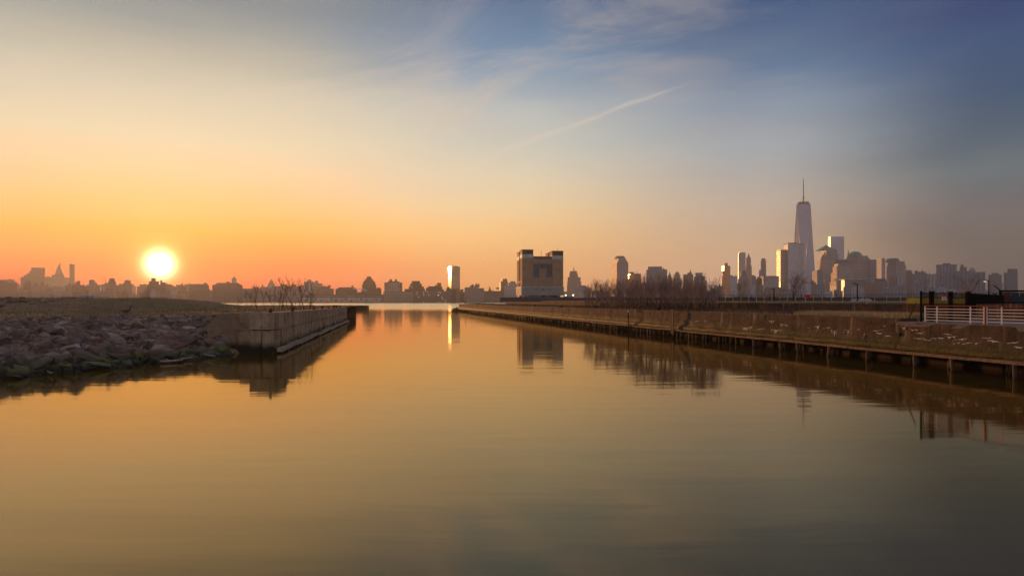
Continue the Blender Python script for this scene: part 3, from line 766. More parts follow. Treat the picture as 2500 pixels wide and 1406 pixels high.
# ladder and pipe on the quay face
def quay_at(px, out): 
    D = 37.5 / ((px - HX) / F + 0.2); return Vector((qx(D), D, 0)) + qn * out, D
q, D = quay_at(1657, 0.86)
ld = thing('quay_ladder', 'narrow timber ladder fixed to the quay wall down to the water', 'ladder', (q.x, q.y, 0.45), math.atan2(qd.y, qd.x))
for sx in (-0.32, 0.32): bevel_box('side_rail', (sx - .07, -.07, 0), (sx + .07, .07, 3.05), 'timber', ld, 0.015)
for k in range(9): bevel_box('rung', (-.245, -.045, 0.2 + k * .33), (.245, .045, 0.29 + k * .33), 'driftwood', ld, 0.01)
q, D = quay_at(1549, 0.95)
pp = thing('drain_pipe', 'thin dark pipe with a bent pale top standing against the quay wall', 'pipe', (q.x, q.y, 0))
tube('shaft', [(0, 0, -0.9), (0.04, 0, 1.2), (0.0, 0, 2.9)], [.085, .08, .075], 'iron', pp, 8)
tube('elbow', [(0, 0, 2.85), (0.05, 0.02, 3.15), (0.35, 0.05, 3.25), (0.6, 0.1, 3.12)], [.085, .09, .1, .1], 'galvanised', pp, 8)
for i, Yb in enumerate([92, 118, 140, 163, 190, 222, 255, 290]):
    q = Vector((qx(Yb), Yb, 3.2)) - qn * 0.7; sc = 0.27
    c = thing('quay_bollard', 'small dark iron bollard on the edge of the long quay', 'bollard', q, random.uniform(0, 3), 'bollards along the long quay')
    tube('post', [(0, 0, 0), (0, 0, sc * .6), (0, 0, sc * 1.2)], [sc * .7, sc * .45, sc * .55], 'iron', c, 8)
    tube('cap', [(-sc, 0, sc * 1.25), (sc, 0, sc * 1.25)], [sc * .4, sc * .4], 'iron', c, 8)
# ragged timber tip of the quay with a leaning stake
q = Vector((qx(307), 307, 0))
tip = thing('quay_tip', 'ragged dark timber heap at the outer tip of the long quay', 'timbers', q)
for k in range(12):
    a = random.uniform(-.5, .5); x0 = random.uniform(-1.2, 2.2); y0 = random.uniform(0, 9)
    tube('log', [(x0, y0, random.uniform(0.2, 1.7)), (x0 + random.uniform(-3, -1) , y0 + a * 2, random.uniform(0.0, 1.2))], [.32, .26], 'pier_dark', tip, 6)
tube('stake', [(2.2, 3, 1.5), (3.2, 3.2, 7.0)], [.16, .1], 'pier_dark', tip, 6)
for k in range(5): tube('pile', [(-2.0 + k * 1.1, -.4, -1), (-2.0 + k * 1.1, -.4, 1.4 + .5 * math.sin(k * 2))], [.22, .2], 'pier_dark', tip, 6)

# ------------------------------------------------------------------ white railing with red handrail
sA = qs(37.5 / ((2247 - HX) / F + 0.2))
def rail_panel(px0, pxp, px1, label):
    def sof(px): return qs(37.5 / ((px - HX) / F + 0.2)) 
    s0 = sof(px0); org = qpt(s0, 0.35, 3.055)
    rl = thing('metal_railing', label, 'railing', org, math.atan2(-qd.y, -qd.x), 'railing panels along the walkway')
    L_ = s0 - sof(px1)
    posts = [0.0] + [s0 - sof(p) for p in pxp] + [L_]
    for x in posts: bevel_box('post', (x - .035, -.03, 0), (x + .035, .03, 1.09), 'white_paint', rl, 0.008)
    for k in range(5): bevel_box('rail', (0.036, -.02, 0.135 + k * .19), (L_ - 0.036, .02, 0.175 + k * .19), 'white_paint', rl, 0.008)
    bevel_box('handrail', (-0.06, -.045, 1.092), (L_ + 0.06, .045, 1.15), 'red_paint', rl, 0.015)
rail_panel(2248, (2277, 2358), 2391, 'white metal railing with red handrail at the walkway end by the black fence')
rail_panel(2398, (2434, 2530), 2576, 'white metal railing with red handrail continuing past the dark red post')
q = qpt(qs(37.5 / ((2394.5 - HX) / F + 0.2)), 0.35, 3.055)
tag(bevel_box('railing_post', (-.07, -.07, 0), (.07, .07, 1.12), 'red_paint', None, 0.02, loc=q), 'square dark red post between two white railing panels', 'post')

# ------------------------------------------------------------------ black picket fence on the walkway
bf = thing('picket_fence', 'tall black iron picket fence closing off the walkway behind the white railing', 'fence', (0, 0, 3.06))
def fpt(px, D): return Vector(((px - HX) / F * D, D, 0))
nodes = [(2249, 47.9), (2275, 48.6), (2321, 49.4), (2364, 50.4), (2430, 66), (2500, 92), (2580, 130)]
picket = bpy.data.meshes.new('picket'); v, f = box_vf((-.014, -.014, 0.08), (.014, .014, 2.0)); picket.from_pydata(v, [], f); picket.materials.append(MATS['black_paint'])
far_p = []
for i, ((p0, d0), (p1, d1)) in enumerate(zip(nodes[:-1], nodes[1:])):
    a, b = fpt(p0, d0), fpt(p1, d1); dv_ = b - a; Ln = dv_.length; u = dv_.normalized()
    for zz in (0.18, 1.66, 1.98):
        w = Vector((-u.y, u.x, 0)) * 0.022
        V = [a + w, a - w, b - w, b + w]
        V = [(q.x, q.y, zz) for q in V] + [(q.x, q.y, zz + .05) for q in V]
        mesh('fence_rail', V, [(0, 1, 2, 3), (7, 6, 5, 4), (0, 4, 5, 1), (1, 5, 6, 2), (2, 6, 7, 3), (3, 7, 4, 0)], 'black_paint', bf)
    npk = int(Ln / 0.125)
    for k in range(1, npk):
        q = a + u * (Ln * k / npk)
        if i < 4: link('picket', picket, bf, (q.x, q.y, 0))
        else:
            vv, ff = box_vf((q.x - .014, q.y - .014, 0.08), (q.x + .014, q.y + .014, 2.0)); far_p.append((vv, ff))
v, f = merge(far_p); mesh('far_picket', v, f, 'black_paint', bf, kind='stuff')
for (p, d), w in zip(nodes, (.06, .13, .12, .13, .1, .1, .1)):
    q = fpt(p, d); bevel_box('fence_post', (q.x - w, q.y - w, 0), (q.x + w, q.y + w, 2.08), 'black_paint', bf, 0.02)
    bevel_box('post_cap', (q.x - w - .03, q.y - w - .03, 2.085), (q.x + w + .03, q.y + w + .03, 2.14), 'black_paint', bf, 0.015)
q = fpt(2303, 48.9)
sg = thing('warning_sign', 'small white sign with red header hung on the black picket fence', 'sign', (q.x, q.y - 0.1, 4.55), 0)
box('panel', (-.16, -.012, 0), (.16, .012, 0.26), 'sign_white', sg); box('header', (-.16, -.014, 0.262), (.16, .014, 0.36), 'sign_red', sg)
for k in range(3): box('text_line', (-.12, -.018, 0.05 + k * .07), (.12 - .03 * k, -.0125, 0.075 + k * .07), 'red_paint', sg)
# leaning timber and wire brace beside the fence
a, b = Vector(((2218 - HX) / F * 49.5, 49.5, 3.2)), Vector(((2236 - HX) / F * 48.5, 48.5, 4.35))
tag(tube('leaning_post', [a, b], [.05, .045], 'rust_iron', None, 6), 'thin rusty post leaning against the end of the black fence', 'post')
# gate frame at the far end of the walkway
gf_o = thing('gate_frame', 'dark steel gate frame with a slanted barbed arm behind the black fence', 'gate', ((2443 - HX) / F * 72, 72, 3.1))
bevel_box('gate_post', (-.12, -.1, 0), (.12, .1, 2.55), 'black_paint', gf_o, 0.02)
bevel_box('top_beam', (.12, -.09, 2.36), (7.5, .09, 2.55), 'black_paint', gf_o, 0.02)
bevel_box('mid_beam', (.12, -.06, 1.2), (7.5, .06, 1.3), 'black_paint', gf_o, 0.02)
for k in range(8): box('gate_panel', (.2 + k * .91, -.02, .2), (1.05 + k * .91, .02, 2.3), 'roof_dark' if k % 3 else 'rust_iron', gf_o)
tube('barbed_arm', [(0, 0, 2.5), (-.75, 0, 3.1)], [.06, .04], 'black_paint', gf_o, 6)

# ------------------------------------------------------------------ chain-link fence, barriers, lamps on the terrace
cl = thing('chain_link_fence', 'long chain-link fence with slanted barbed arms on the terrace', 'fence', (0, 0, 4.22))
cn = []
for px in list(range(1752, 1960, 19)) + [1966.6, 1985.8, 2007.6, 2030.6, 2057.5, 2080.6, 2108, 2135.6, 2165, 2199, 2228, 2262, 2300, 2340, 2384, 2424, 2470, 2520]:
    D = 205 - (px - 1750) * 0.075; cn.append(fpt(px, D))
v0, f0 = merge([tube_vf([(0, 0, 0), (0, 0, 2.05)], [.055, .055], 6)])
fpost = bpy.data.meshes.new('fence_post'); fpost.from_pydata(v0, [], f0); fpost.materials.append(MATS['galvanised'])
v0, f0 = merge([tube_vf([(0, 0, 2.05), (-.38, 0, 2.5)], [.035, .03], 5)])
farm = bpy.data.meshes.new('barbed_arm'); farm.from_pydata(v0, [], f0); farm.materials.append(MATS['iron'])
wires = []
for i, q in enumerate(cn):
    link('fence_post', fpost, cl, q); link('barbed_arm', farm, cl, q)
    if i + 1 < len(cn):
        b = cn[i + 1]; u = b - q
        v, f = tube_vf([q + Vector((0, 0, 2.06)), b + Vector((0, 0, 2.06))], [.028, .028], 5, False); mesh('top_rail', v, f, 'iron', cl)
        nw = int(u.length / 0.16); un = u.normalized(); pv = Vector((0, 0, 1))
        for k in range(-13, nw):
            for sg_ in (1, -1):
                t0, t1 = (k * .16, k * .16 + 2.0) if sg_ == 1 else (k * .16 + 2.0, k * .16)
                za, zb = 0.03, 2.03
                # clip to the panel
                pts = [(t0, za), (t1, zb)]
                (x0_, z0_), (x1_, z1_) = sorted(pts)
                if x1_ <= 0 or x0_ >= u.length: continue
                def zat(x): return z0_ + (z1_ - z0_) * (x - x0_) / (x1_ - x0_)
                xa, xb = max(0, x0_), min(u.length, x1_)
                A = q + un * xa + pv * zat(xa); B = q + un * xb + pv * zat(xb)
                dd = (B - A).normalized(); w = Vector((-dd.z * un.x, -dd.z * un.y, math.hypot(dd.x, dd.y))) * 0.007
                wires.append(([A + w, A - w, B - w, B + w], [(0, 1, 2, 3)]))
v, f = merge(wires); mesh('wire_mesh', v, f, 'iron', cl, kind='stuff')
q = fpt(1971, 187); sg2 = tag(box('fence_sign', (-.9, -.03, 1.3), (.9, .03, 2.0), 'sign_red', None, (q.x, q.y - .12, 4.22)), 'bright red board fixed on the chain-link fence', 'sign')
for k, (p0, p1) in enumerate([(2216, 2262), (2266, 2312), (2316, 2362)]):
    D = 76 + k * 1.2; a = fpt(p0, D); wd = (p1 - p0) / F * D
    bm_v = [(0, -.28, 0), (0, .28, 0), (0, .16, .62), (0, -.16, .62)]
    V = [(x, y, z) for (x, y, z) in bm_v] + [(wd, y, z) for (x, y, z) in bm_v]
    o = mesh('road_barrier', V, [(0, 1, 2, 3), (7, 6, 5, 4), (0, 4, 5, 1), (1, 5, 6, 2), (2, 6, 7, 3), (3, 7, 4, 0)], 'yellow_paint', None, (a.x, a.y, 4.22))
    tag(o, 'yellow painted road barrier standing on the terrace behind the black fence', 'barrier', 'yellow barriers on the terrace')
def street_lamp(px, D, ytop, arm, label, lit, zb):
    q = fpt(px, D); h = zpx(ytop, D) - zb
    t = thing('street_lamp', label, 'lamp', (q.x, q.y, zb))
    k = D / 200
    tube('pole', [(0, 0, 0), (0, 0, h)], [.16 * k + .03, .11 * k + .03], 'iron', t, 8)
    tube('arm', [(0, 0, h - .05), (-arm, 0, h + .02)], [.09 * k + .02, .08 * k + .02], 'iron', t, 6)
    bevel_box('lamp_head', (-arm - .55 * k, -.18 * k, h - .12 * k), (-arm + .25 * k, .18 * k, h + .14 * k), 'iron', t, .03)
    bevel_box('lens', (-arm - .5 * k, -.15 * k, h - (.42 if lit else .16) * k), (-arm + .2 * k, .15 * k, h - .121 * k), 'lamp_glow' if lit else 'galvanised', t, .02)
street_lamp(1890, 215, 704.5, 0.5, 'dark unlit street lamp with short arm rising beside the bare trees', False, 4.2)
street_lamp(2093.5, 200, 692, 0.75, 'tall dark unlit street lamp with short arm behind the chain-link fence', False, 4.2)
street_lamp(2414, 100, 685, 0.45, 'dark street lamp with a glowing head beyond the black picket fence', True, 4.2)
for k, (px, wd, h) in enumerate([(2082, 1.2, .8), (2090, 1.6, 1.0), (2103, 2.8, 1.05), (2118, 2.6, .9)]):
    q = fpt(px, 262); pts = []
    V, Fc = [], []
    for i in range(7):
        x = -wd / 2 + wd * i / 6; hh = .75 + h * .75 * (0.35 + 0.65 * math.sin(math.pi * i / 6)) * random.uniform(.75, 1.05)
        V += [(x, -1.2, 0), (x, -.5, hh * .8), (x, 0, hh), (x, 1.0, hh * .7), (x, 1.6, 0)]
    for i in range(6):
        for j in range(4): a = i * 5 + j; Fc.append((a, a + 5, a + 6, a + 1))
    Fc += [(0, 1, 2, 3, 4), tuple(reversed(range(30, 35)))]
    o = mesh('covered_heap', V, Fc, 'tarp', None, (q.x, q.y, 4.2)); tag(o, 'pale covered heap behind the chain-link fence by the tall street lamp', 'heap', 'pale heaps behind the chain-link fence')

# ------------------------------------------------------------------ bare trees
def grow(seed, h, spread, nfork, detail, r0, lean=0.0, stems=1, rmin=.0024, twig='twig', stem=(.42, .55)):
    rnd = random.Random(seed); stem_vf, twigs = [], []
    def branch(p, d, ln, r, lev):
        n_ = 3 if lev < 2 else 2
        pts = [p]; rr = [r]; dd = d.copy()
        for i in range(n_):
            dd = (dd + Vector((rnd.gauss(0, .13), rnd.gauss(0, .13), rnd.gauss(.05, .08)))).normalized()
            pts.append(pts[-1] + dd * ln / n_); rr.append(r * (1 - 0.45 * (i + 1) / n_))
        (stem_vf if lev == 0 else twigs).append(tube_vf(pts, rr, 5 if lev == 0 else (4 if lev == 1 else 3), False))
        if lev >= detail: return
        kids = nfork + (1 if lev > 0 else 2) + (rnd.random() < .35)
        for k in range(kids):
            t = rnd.uniform(0.28 if lev else 0.2, 1.0) if k else 1.0
            i = min(n_ - 1, int(t * n_)); q = pts[i].lerp(pts[i + 1], t * n_ - i)
            az = rnd.uniform(0, 6.283); tilt = rnd.uniform(.25, .75) * spread
            nd = (dd * math.cos(tilt) + Vector((math.cos(az), math.sin(az), .15)) * math.sin(tilt) + Vector((0, 0, .18))).normalized()
            branch(q, nd, ln * rnd.uniform(.5, .78), max(r * (1 - .5 * t) * .60, rmin), lev + 1)
    for sidx in range(stems):
        az = rnd.uniform(0, 6.28); tl = lean + (rnd.uniform(.08, .4) if stems > 1 else 0)
        branch(Vector((rnd.uniform(-.015, .015) * stems, rnd.uniform(-.015, .015) * stems, -.02)), Vector((math.cos(az) * math.sin(tl), math.sin(az) * math.sin(tl), math.cos(tl))), rnd.uniform(*stem), r0 * rnd.uniform(.7, 1), 0)
    top = max(max(q[2] for q in v) for v, f in twigs); sc = h / top
    out = []
    for nm, vf in [('trunk', q) for q in stem_vf] + [('branches', merge(twigs))]:
        v, f = vf; v = [(x * sc, y * sc, z * sc) for x, y, z in v]
        me = bpy.data.meshes.new(nm); me.from_pydata(v, [], f)
        me.materials.append(MATS[('bark' if twig == 'twig' else twig) if nm == 'trunk' else twig]); out.append(me)
    return out
def plant(kind, meshes, loc, label, group, scale=1.0, sx=1.0):
    t = thing('bare_tree', label, 'tree', loc, random.uniform(0, 6.28), group); t.scale = (scale * sx, scale * sx, scale)
    for me in meshes: link(me.name.split('.')[0], me, t)
    return t
thick = [grow(100 + i, 1.0, 0.56, 1 + (i % 4 == 0), 4, 0.015, 0.02, 1 + i % 3, .0030, 'twig', (.58, .75)) for i in range(10)]
saps = [grow(200 + i, 1.0, 0.95, 1, 4, 0.019, 0.22, 1 + i % 2, .0048, 'dark_twig', (.5, .65)) for i in range(6)]
# dense thicket behind the quay edge
tops = [(1425, 718), (1440, 700), (1470, 688), (1500, 690), (1540, 688), (1565, 672), (1590, 680), (1620, 668), (1650, 685), (1680, 690), (1710, 672), (1735, 680), (1750, 706), (1775, 700)]
tpx = [a for a, b in tops]; tpy = [b for a, b in tops]
for k in range(125):
    px = 1427 + (1752 - 1427) * ((k + random.uniform(0.1, .9)) / 125)
    kk = (px - HX) / F
    Dn, Df = 37.5 / (kk + .2), 47.7 / (kk + .2)
    D = Dn + (Df - Dn) * random.uniform(.28, .9)
    top = np.interp(px, tpx, tpy) + random.gauss(-6, 8) + (16 if k % 3 == 0 else 0)
    h = zpx(top, D) - 3.2
    plant('thicket', thick[k % 10], (kk * D, D, 3.15), 'slender leafless tree in the dense thicket on the long quay', 'thicket on the long quay', h, random.uniform(.85, 1.25))
# looser trees along the terrace
for k, (px, D, top, sx) in enumerate([(1757, 150, 694, .9), (1776, 160, 700, .8), (1806, 150, 690, .85), (1838, 165, 668, .9), (1862, 150, 706, .9), (1790, 170, 712, .9), (1822, 150, 712, .9), (1877, 170, 700, .9), (1905, 150, 700, 1.0), (1960, 155, 705, 1.0), (2040, 165, 706, .8)]):
    plant('loose', saps[k % 6], ((px - HX) / F * D, D, 4.2), 'thin leafless tree on the terrace in front of the downtown towers', 'loose trees on the terrace', zpx(top, D) - 4.2, sx)
plant('big', grow(333, 1.0, .8, 2, 4, .03, .12, 2, .0032), ((1938 - HX) / F * 118, 118, 4.0), 'large spreading leafless tree in front of the tapered glass tower', None, zpx(658, 118) - 4.0, 1.15)
plant('big', grow(337, 1.0, .45, 2, 3, .022, .03, 1), ((1957 - HX) / F * 112, 112, 4.0), 'upright leafless tree beside the large spreading tree', None, zpx(662, 112) - 4.0, .8)
for k, (px, D, top, lab, sx) in enumerate([(2243, 86, 668, 'thin upright leafless tree behind the end of the black fence', .7), (2318, 92, 655, 'tall reddish leafless tree behind the small fence sign', 1.2), (2358, 96, 668, 'broad reddish leafless tree behind the black fence posts', 1.3), (2392, 100, 680, 'low reddish leafless tree beside the glowing street lamp', 1.3)]):
    plant('red', grow(400 + k, 1.0, .95, 2, 3, .018, .2, 1 + (k > 0)), ((px - HX) / F * D, D, 4.2), lab, None, zpx(top, D) - 4.2, sx)
# saplings on the broken pier
for k, (px, D, top, sx) in enumerate([(582, 92, 723, .8), (600, 96, 712, .8), (630, 92, 697, .95), (648, 98, 706, .8), (668, 100, 700, .8), (690, 98, 690, 1.0), (700, 92, 700, .9), (716, 96, 682, 1.0), (726, 104, 694, 1.0), (742, 100, 686, 1.1), (754, 98, 694, 1.2), (735, 92, 708, .9), (680, 92, 712, .9), (612, 104, 716, .8)]):
    plant('sapling', saps[(k + 1) % 6], ((px - HX) / F * D, D, 3.2), 'bare sapling rooted on top of the broken concrete pier', 'saplings on the broken pier', (zpx(top, D) - 3.2) * 1.12, sx)

# ------------------------------------------------------------------ goose, driftwood, parked van roof
def goose():
    D = 74; X = (309 - HX) / F * D; z = float(land_h(X, D))
    g = thing('goose', 'dark long-necked goose standing on the grass above the rock bank', 'goose', (X, D, z), 0.1)
    ring = [(-.62, .50, .02, .02), (-.48, .46, .07, .05), (-.28, .44, .16, .14), (-.05, .44, .20, .19), (.14, .47, .18, .18), (.27, .54, .11, .12), (.33, .64, .065, .07), (.36, .78, .05, .05), (.37, .92, .045, .045), (.40, 1.0, .06, .055), (.47, 1.0, .05, .045), (.53, .985, .025, .02), (.59, .975, .012, .008)]
    V, Fc = [], []; m = 10
    for i, (x, zz, ry, rz) in enumerate(ring):
        a, b = ring[max(0, i - 1)], ring[min(len(ring) - 1, i + 1)]
        dx, dzv = b[0] - a[0], b[1] - a[1]; l = math.hypot(dx, dzv); nx, nz = -dzv / l, dx / l
        for k in range(m):
            t = 2 * math.pi * k / m; V.append((x + nx * math.cos(t) * rz, math.sin(t) * ry, zz + nz * math.cos(t) * rz))
    for i in range(len(ring) - 1):
        for k in range(m): Fc.append((i * m + k, i * m + (k + 1) % m, (i + 1) * m + (k + 1) % m, (i + 1) * m + k))
    Fc += [tuple(range(m)), tuple(reversed(range((len(ring) - 1) * m, len(ring) * m)))]
    for sy in (-.07, .07):
        o_ = len(V); v, f = tube_vf([(-.02, sy, .32), (0, sy, .15), (-.01, sy, 0.02), (.09, sy, .01)], [.03, .014, .013, .02], 5); V += v; Fc += [tuple(i + o_ for i in q) for q in f]
    mesh('body', V, Fc, 'goose_brown', g, smooth=True)
goose()
def drift(px0, py0, px1, py1, r, label, z=0.12):
    def g(px, py):
        D = (ZC - z) * F / (py - HY); return Vector(((px - HX) / F * D, D, z))
    a, b = g(px0, py0), g(px1, py1)
    m = (a + b) / 2 + Vector((0, 0, r * .5))
    a.z += .05; b.z += .1
    tag(tube('driftwood_log', [a, m, b], [r, r * .9, r * .7], 'driftwood', None, 7), label, 'driftwood')
drift(150, 886, 238, 879, .10, 'long pale driftwood pole lying at the foot of the rock bank')
drift(385, 884, 446, 881, .09, 'pale straight driftwood pole floating beside the rock bank')
drift(392, 879, 470, 876, .07, 'thin grey driftwood stick afloat next to another pole')
drift(468, 862, 524, 872, .07, 'short slanted driftwood stick pointing at the water near the pier end', .2)
drift(452, 872, 500, 869, .09, 'dark wet driftwood log between the stones and the pier end')
drift(510, 868, 570, 862, .10, 'low driftwood beam resting against the broken pier end')
drift(116, 908, 128, 913, .05, 'tiny pale driftwood stub at the edge of the water')
vx = (215 - HX) / F * 150
vn = thing('parked_van', 'pale roof of a van parked behind the grassy mound', 'van', (vx, 150, 3.5), 0.1)
V, Fc = prism([(-2.2, -.9), (2.2, -.9), (2.2, .9), (-2.2, .9)], 0.4, 1.25); mesh('body', V, Fc, 'shed_pale', vn)
V, Fc = prism([(-2.1, -.85), (1.4, -.85), (1.4, .85), (-2.1, .85)], 1.252, 2.2, [(-2.0, -.75), (.9, -.75), (.9, .75), (-2.0, .75)]); mesh('cab', V, Fc, 'tarp', vn)
for wx in (-1.4, 1.4):
    for wy in (-.92, .92): tube('wheel', [(wx, wy - .1, .36), (wx, wy + .1, .36)], [.36, .36], 'black_paint', vn, 12)
# ------------------------------------------------------------------ ventilation tower block on its own pier
VD = 450.0
vsc = VD / F
vb = P(1275, HY, VD); VR = R(7.5)
vt = thing('ventilation_building', 'castle-like brown brick building with four corner towers on a pale base', 'building', (vb.x, VD, 0), VR)
def vx_(px): return (px - 1275) * vsc / math.cos(VR) * 1.0
def vz_(py): return zpx(py, VD)
WV = vx_(1376); DV = 25.0
zb_, zbase, zbody = vz_(732), vz_(721), vz_(700)
def tower(name, x0, x1, y0, y1, ztop):
    t = box(name, (x0, y0, zbody), (x1, y1, ztop - 5.6), 'vent_brick', vt)
    e = 0.12
    box('pale_band', (x0 - e, y0 - e, ztop - 5.595), (x1 + e, y1 + e, ztop - 3.1), 'vent_band', t)
    box('dark_cap', (x0, y0, ztop - 3.095), (x1, y1, ztop - .35), 'vent_cap', t)
    box('coping', (x0 - .2, y0 - .2, ztop - .345), (x1 + .2, y1 + .2, ztop), 'vent_cap', t)
    for k in range(3):
        cx = x0 + (x1 - x0) * (.25 + .25 * k)
        box('round_vent', (cx - .35, y0 - .06, ztop - 10.6), (cx + .35, y0 - .003, ztop - 10.0), 'vent_stone', t)
    return t
tw = vx_(1302)
tower('corner_tower', 0, tw, 0, 10.5, vz_(609))
tower('corner_tower', WV - tw, WV, 0, 10.5, vz_(611.5))
tower('corner_tower', 0, tw, DV - 10.5, DV, vz_(611))
tower('corner_tower', WV - tw, WV, DV - 10.5, DV, vz_(612.5))
box('main_block', (tw + .003, .5, zbody), (WV - tw - .003, DV - .5, vz_(637)), 'vent_brick', vt)
box('side_wall', (.5, 10.503, zbody), (tw, DV - 10.503, vz_(640)), 'vent_brick', vt)
box('side_wall', (WV - tw, 10.503, zbody), (WV - .5, DV - 10.503, vz_(640)), 'vent_brick', vt)
box('stone_belt', (tw + .01, .35, vz_(636.9)), (WV - tw - .01, DV - .4, vz_(633.5)), 'vent_stone', vt)
box('parapet', (tw + .01, .6, vz_(633.4)), (WV - tw - .01, DV - .6, vz_(626.6)), 'vent_brick', vt)
for k in range(15):
    cx = tw + .5 + (WV - 2 * tw - 1.0) * k / 14
    box('parapet_fin', (cx - .16, .35, vz_(633.3)), (cx + .16, .597, vz_(627)), 'vent_cap', vt)
box('coping', (tw + .01, .3, vz_(626.5)), (WV - tw - .01, DV - .3, vz_(625.4)), 'vent_cap', vt)
for (a, b, t, bt) in ((1303, 1316.5, 643.5, 677), (1319.5, 1333, 643.5, 656), (1335.5, 1349, 643.5, 677)):
    pn = box('louvre_panel', (vx_(a), .44, vz_(bt)), (vx_(b), .497, vz_(t)), 'louvre', vt)
    for k in range(7):
        cx = vx_(a) + (vx_(b) - vx_(a)) * k / 6
        box('slat', (cx - .14, .25, vz_(bt) + .05), (cx + .14, .437, vz_(t) - .05), 'roof_slate', pn)
    box('sill', (vx_(a) - .2, .2, vz_(bt) - .5), (vx_(b) + .2, .46, vz_(bt) - .01), 'vent_stone', pn)
box('base_block', (-.6, -.6, zbase), (WV + .3, DV + .6, zbody - .5), 'vent_stone', vt)
box('base_cornice', (-.8, -.8, zbody - .495), (WV + .5, DV + .8, zbody - .004), 'vent_band', vt)
for px in (1309, 1325.5, 1342.5):
    w = box('window', (vx_(px) - .62, -.7, vz_(708.7)), (vx_(px) + .62, -.603, vz_(703.6)), 'louvre', vt)
    box('mullion', (vx_(px) - .06, -.76, vz_(708.7)), (vx_(px) + .06, -.703, vz_(703.6)), 'vent_stone', w)
    box('sill', (vx_(px) - .75, -.8, vz_(709.6)), (vx_(px) + .75, -.603, vz_(708.75)), 'vent_stone', w)
for (y0, zt) in ((5.0, 640.0), (12.0, 640.0), (18.5, 640.0)):
    box('side_window', (-.06, y0, vz_(690)), (-.003, y0 + .9, vz_(685)), 'louvre', vt)
for k in range(4):
    for yy in (1.5, DV - 4): box('pillar', (1.2 + k * (WV - 5) / 3, yy, vz_(736)), (3.4 + k * (WV - 5) / 3, yy + 2.2, zbase - .004), 'vent_brick', vt)
box('gap_infill', (4.2, 2.0, vz_(735.5)), (13.2, DV - 3, zbase - .004), 'vent_stone', vt)
box('gap_infill', (13.3, 3.0, vz_(735.5)), (WV - 1.5, DV - 3.5, zbase - .004), 'pier_dark', vt)  # dark box added to block the bright gap and darken the space under the base
for x, y in ((WV - 11, 22), (WV - 3, 4)): tube('mast', [(x, y, vz_(626)), (x, y, vz_(606 if x < 20 else 603))], [.14, .08], 'iron', vt, 5)
# dark pier deck and fender the block stands on
pd = thing('pier_platform', 'dark timber pier platform under the castle-like brick building', 'pier', (P(1238, HY, 430).x, 430, 0))
pl = (1404 - 1236) / F * 430
box('deck', (0, 0, 3.0), (pl, 60, zpx(733, 430)), 'pier_dark', pd)
box('fender_wall', (-.4, -.5, -1), (pl + .4, -.004, zpx(729.5, 430)), 'pier_dark', pd)
for k in range(14): box('fender_post', (k * pl / 13.5 - .2, -.95, -1), (k * pl / 13.5 + .25, -.505, zpx(728.8, 430)), 'pier_dark', pd)
for k in range(18): tube('pile', [(k * pl / 17, .6 , -1.5), (k * pl / 17, .6, 3.0)], [.3, .28], 'pier_dark', pd, 6)
box('white_marker', (.1, -1.05, zpx(734, 430)), (.42, -.955, zpx(728.5, 430)), 'sign_white', pd)
sh = thing('pier_shed', 'long low blue-grey shed with rusty stripe at the foot of the castle-like building', 'shed', (P(1322, HY, 425).x, 425, zpx(734, 430) - .3))
sl = (1398 - 1322) / F * 425
box('wall', (0, 0, 0), (sl, 3.9, 1.1), 'glass_dark', sh); box('stripe', (sl * .32, -.06, .62), (sl * .82, -.003, 1.0), 'rust_iron', sh)
box('band', (sl * .3, -.06, .1), (sl * .85, -.003, .32), 'vent_stone', sh); box('roof', (-.2, -.2, 1.103), (sl + .2, 4.1, 2.6), 'pier_dark', sh)
for px in (1381, 1399.5):
    q = P(px, 735, 420)
    wl = thing('work_lamp', 'small bright lamp on a pole beside the castle-like building', 'lamp', (q.x, 420, 3.5), 0, 'work lamps on the dark pier')
    tube('pole', [(0, 0, 0), (0, 0, zpx(720.5, 420) - 3.5 - .3)], [.1, .07], 'iron', wl, 6)
    v, f = tube_vf([(0, 0, zpx(720.5, 420) - 3.5 + a) for a in (-.3, -.15, .15, .3)], [.12, .32, .32, .12], 8); mesh('bulb', v, f, 'work_light', wl)
q = P(1408, 733, 300)
sb = thing('marker_board', 'white board with dark squares standing at the edge of the thicket', 'sign', (q.x, 300, 4.2))
zq = zpx(738.5, 300) - 4.2
box('board', (-.45, 0, zq), (.45, .06, zq + 1.75), 'sign_white', sb)
for k in range(2): box('dark_square', (-.12, -.04, zq + .3 + .72 * k), (.2, -.003, zq + .75 + .72 * k), 'black_paint', sb)
box('post', (-.06, .064, -.05), (.06, .15, zq + 1.6), 'iron', sb)
q = P(1395.5, 733, 330)
tag(bevel_box('orange_drum', (-.45, -.4, 0), (.45, .4, 1.1), 'orange_paint', None, .15, loc=(q.x, 330, zpx(736, 330))), 'small orange drum on the dark pier near the white board', 'drum')
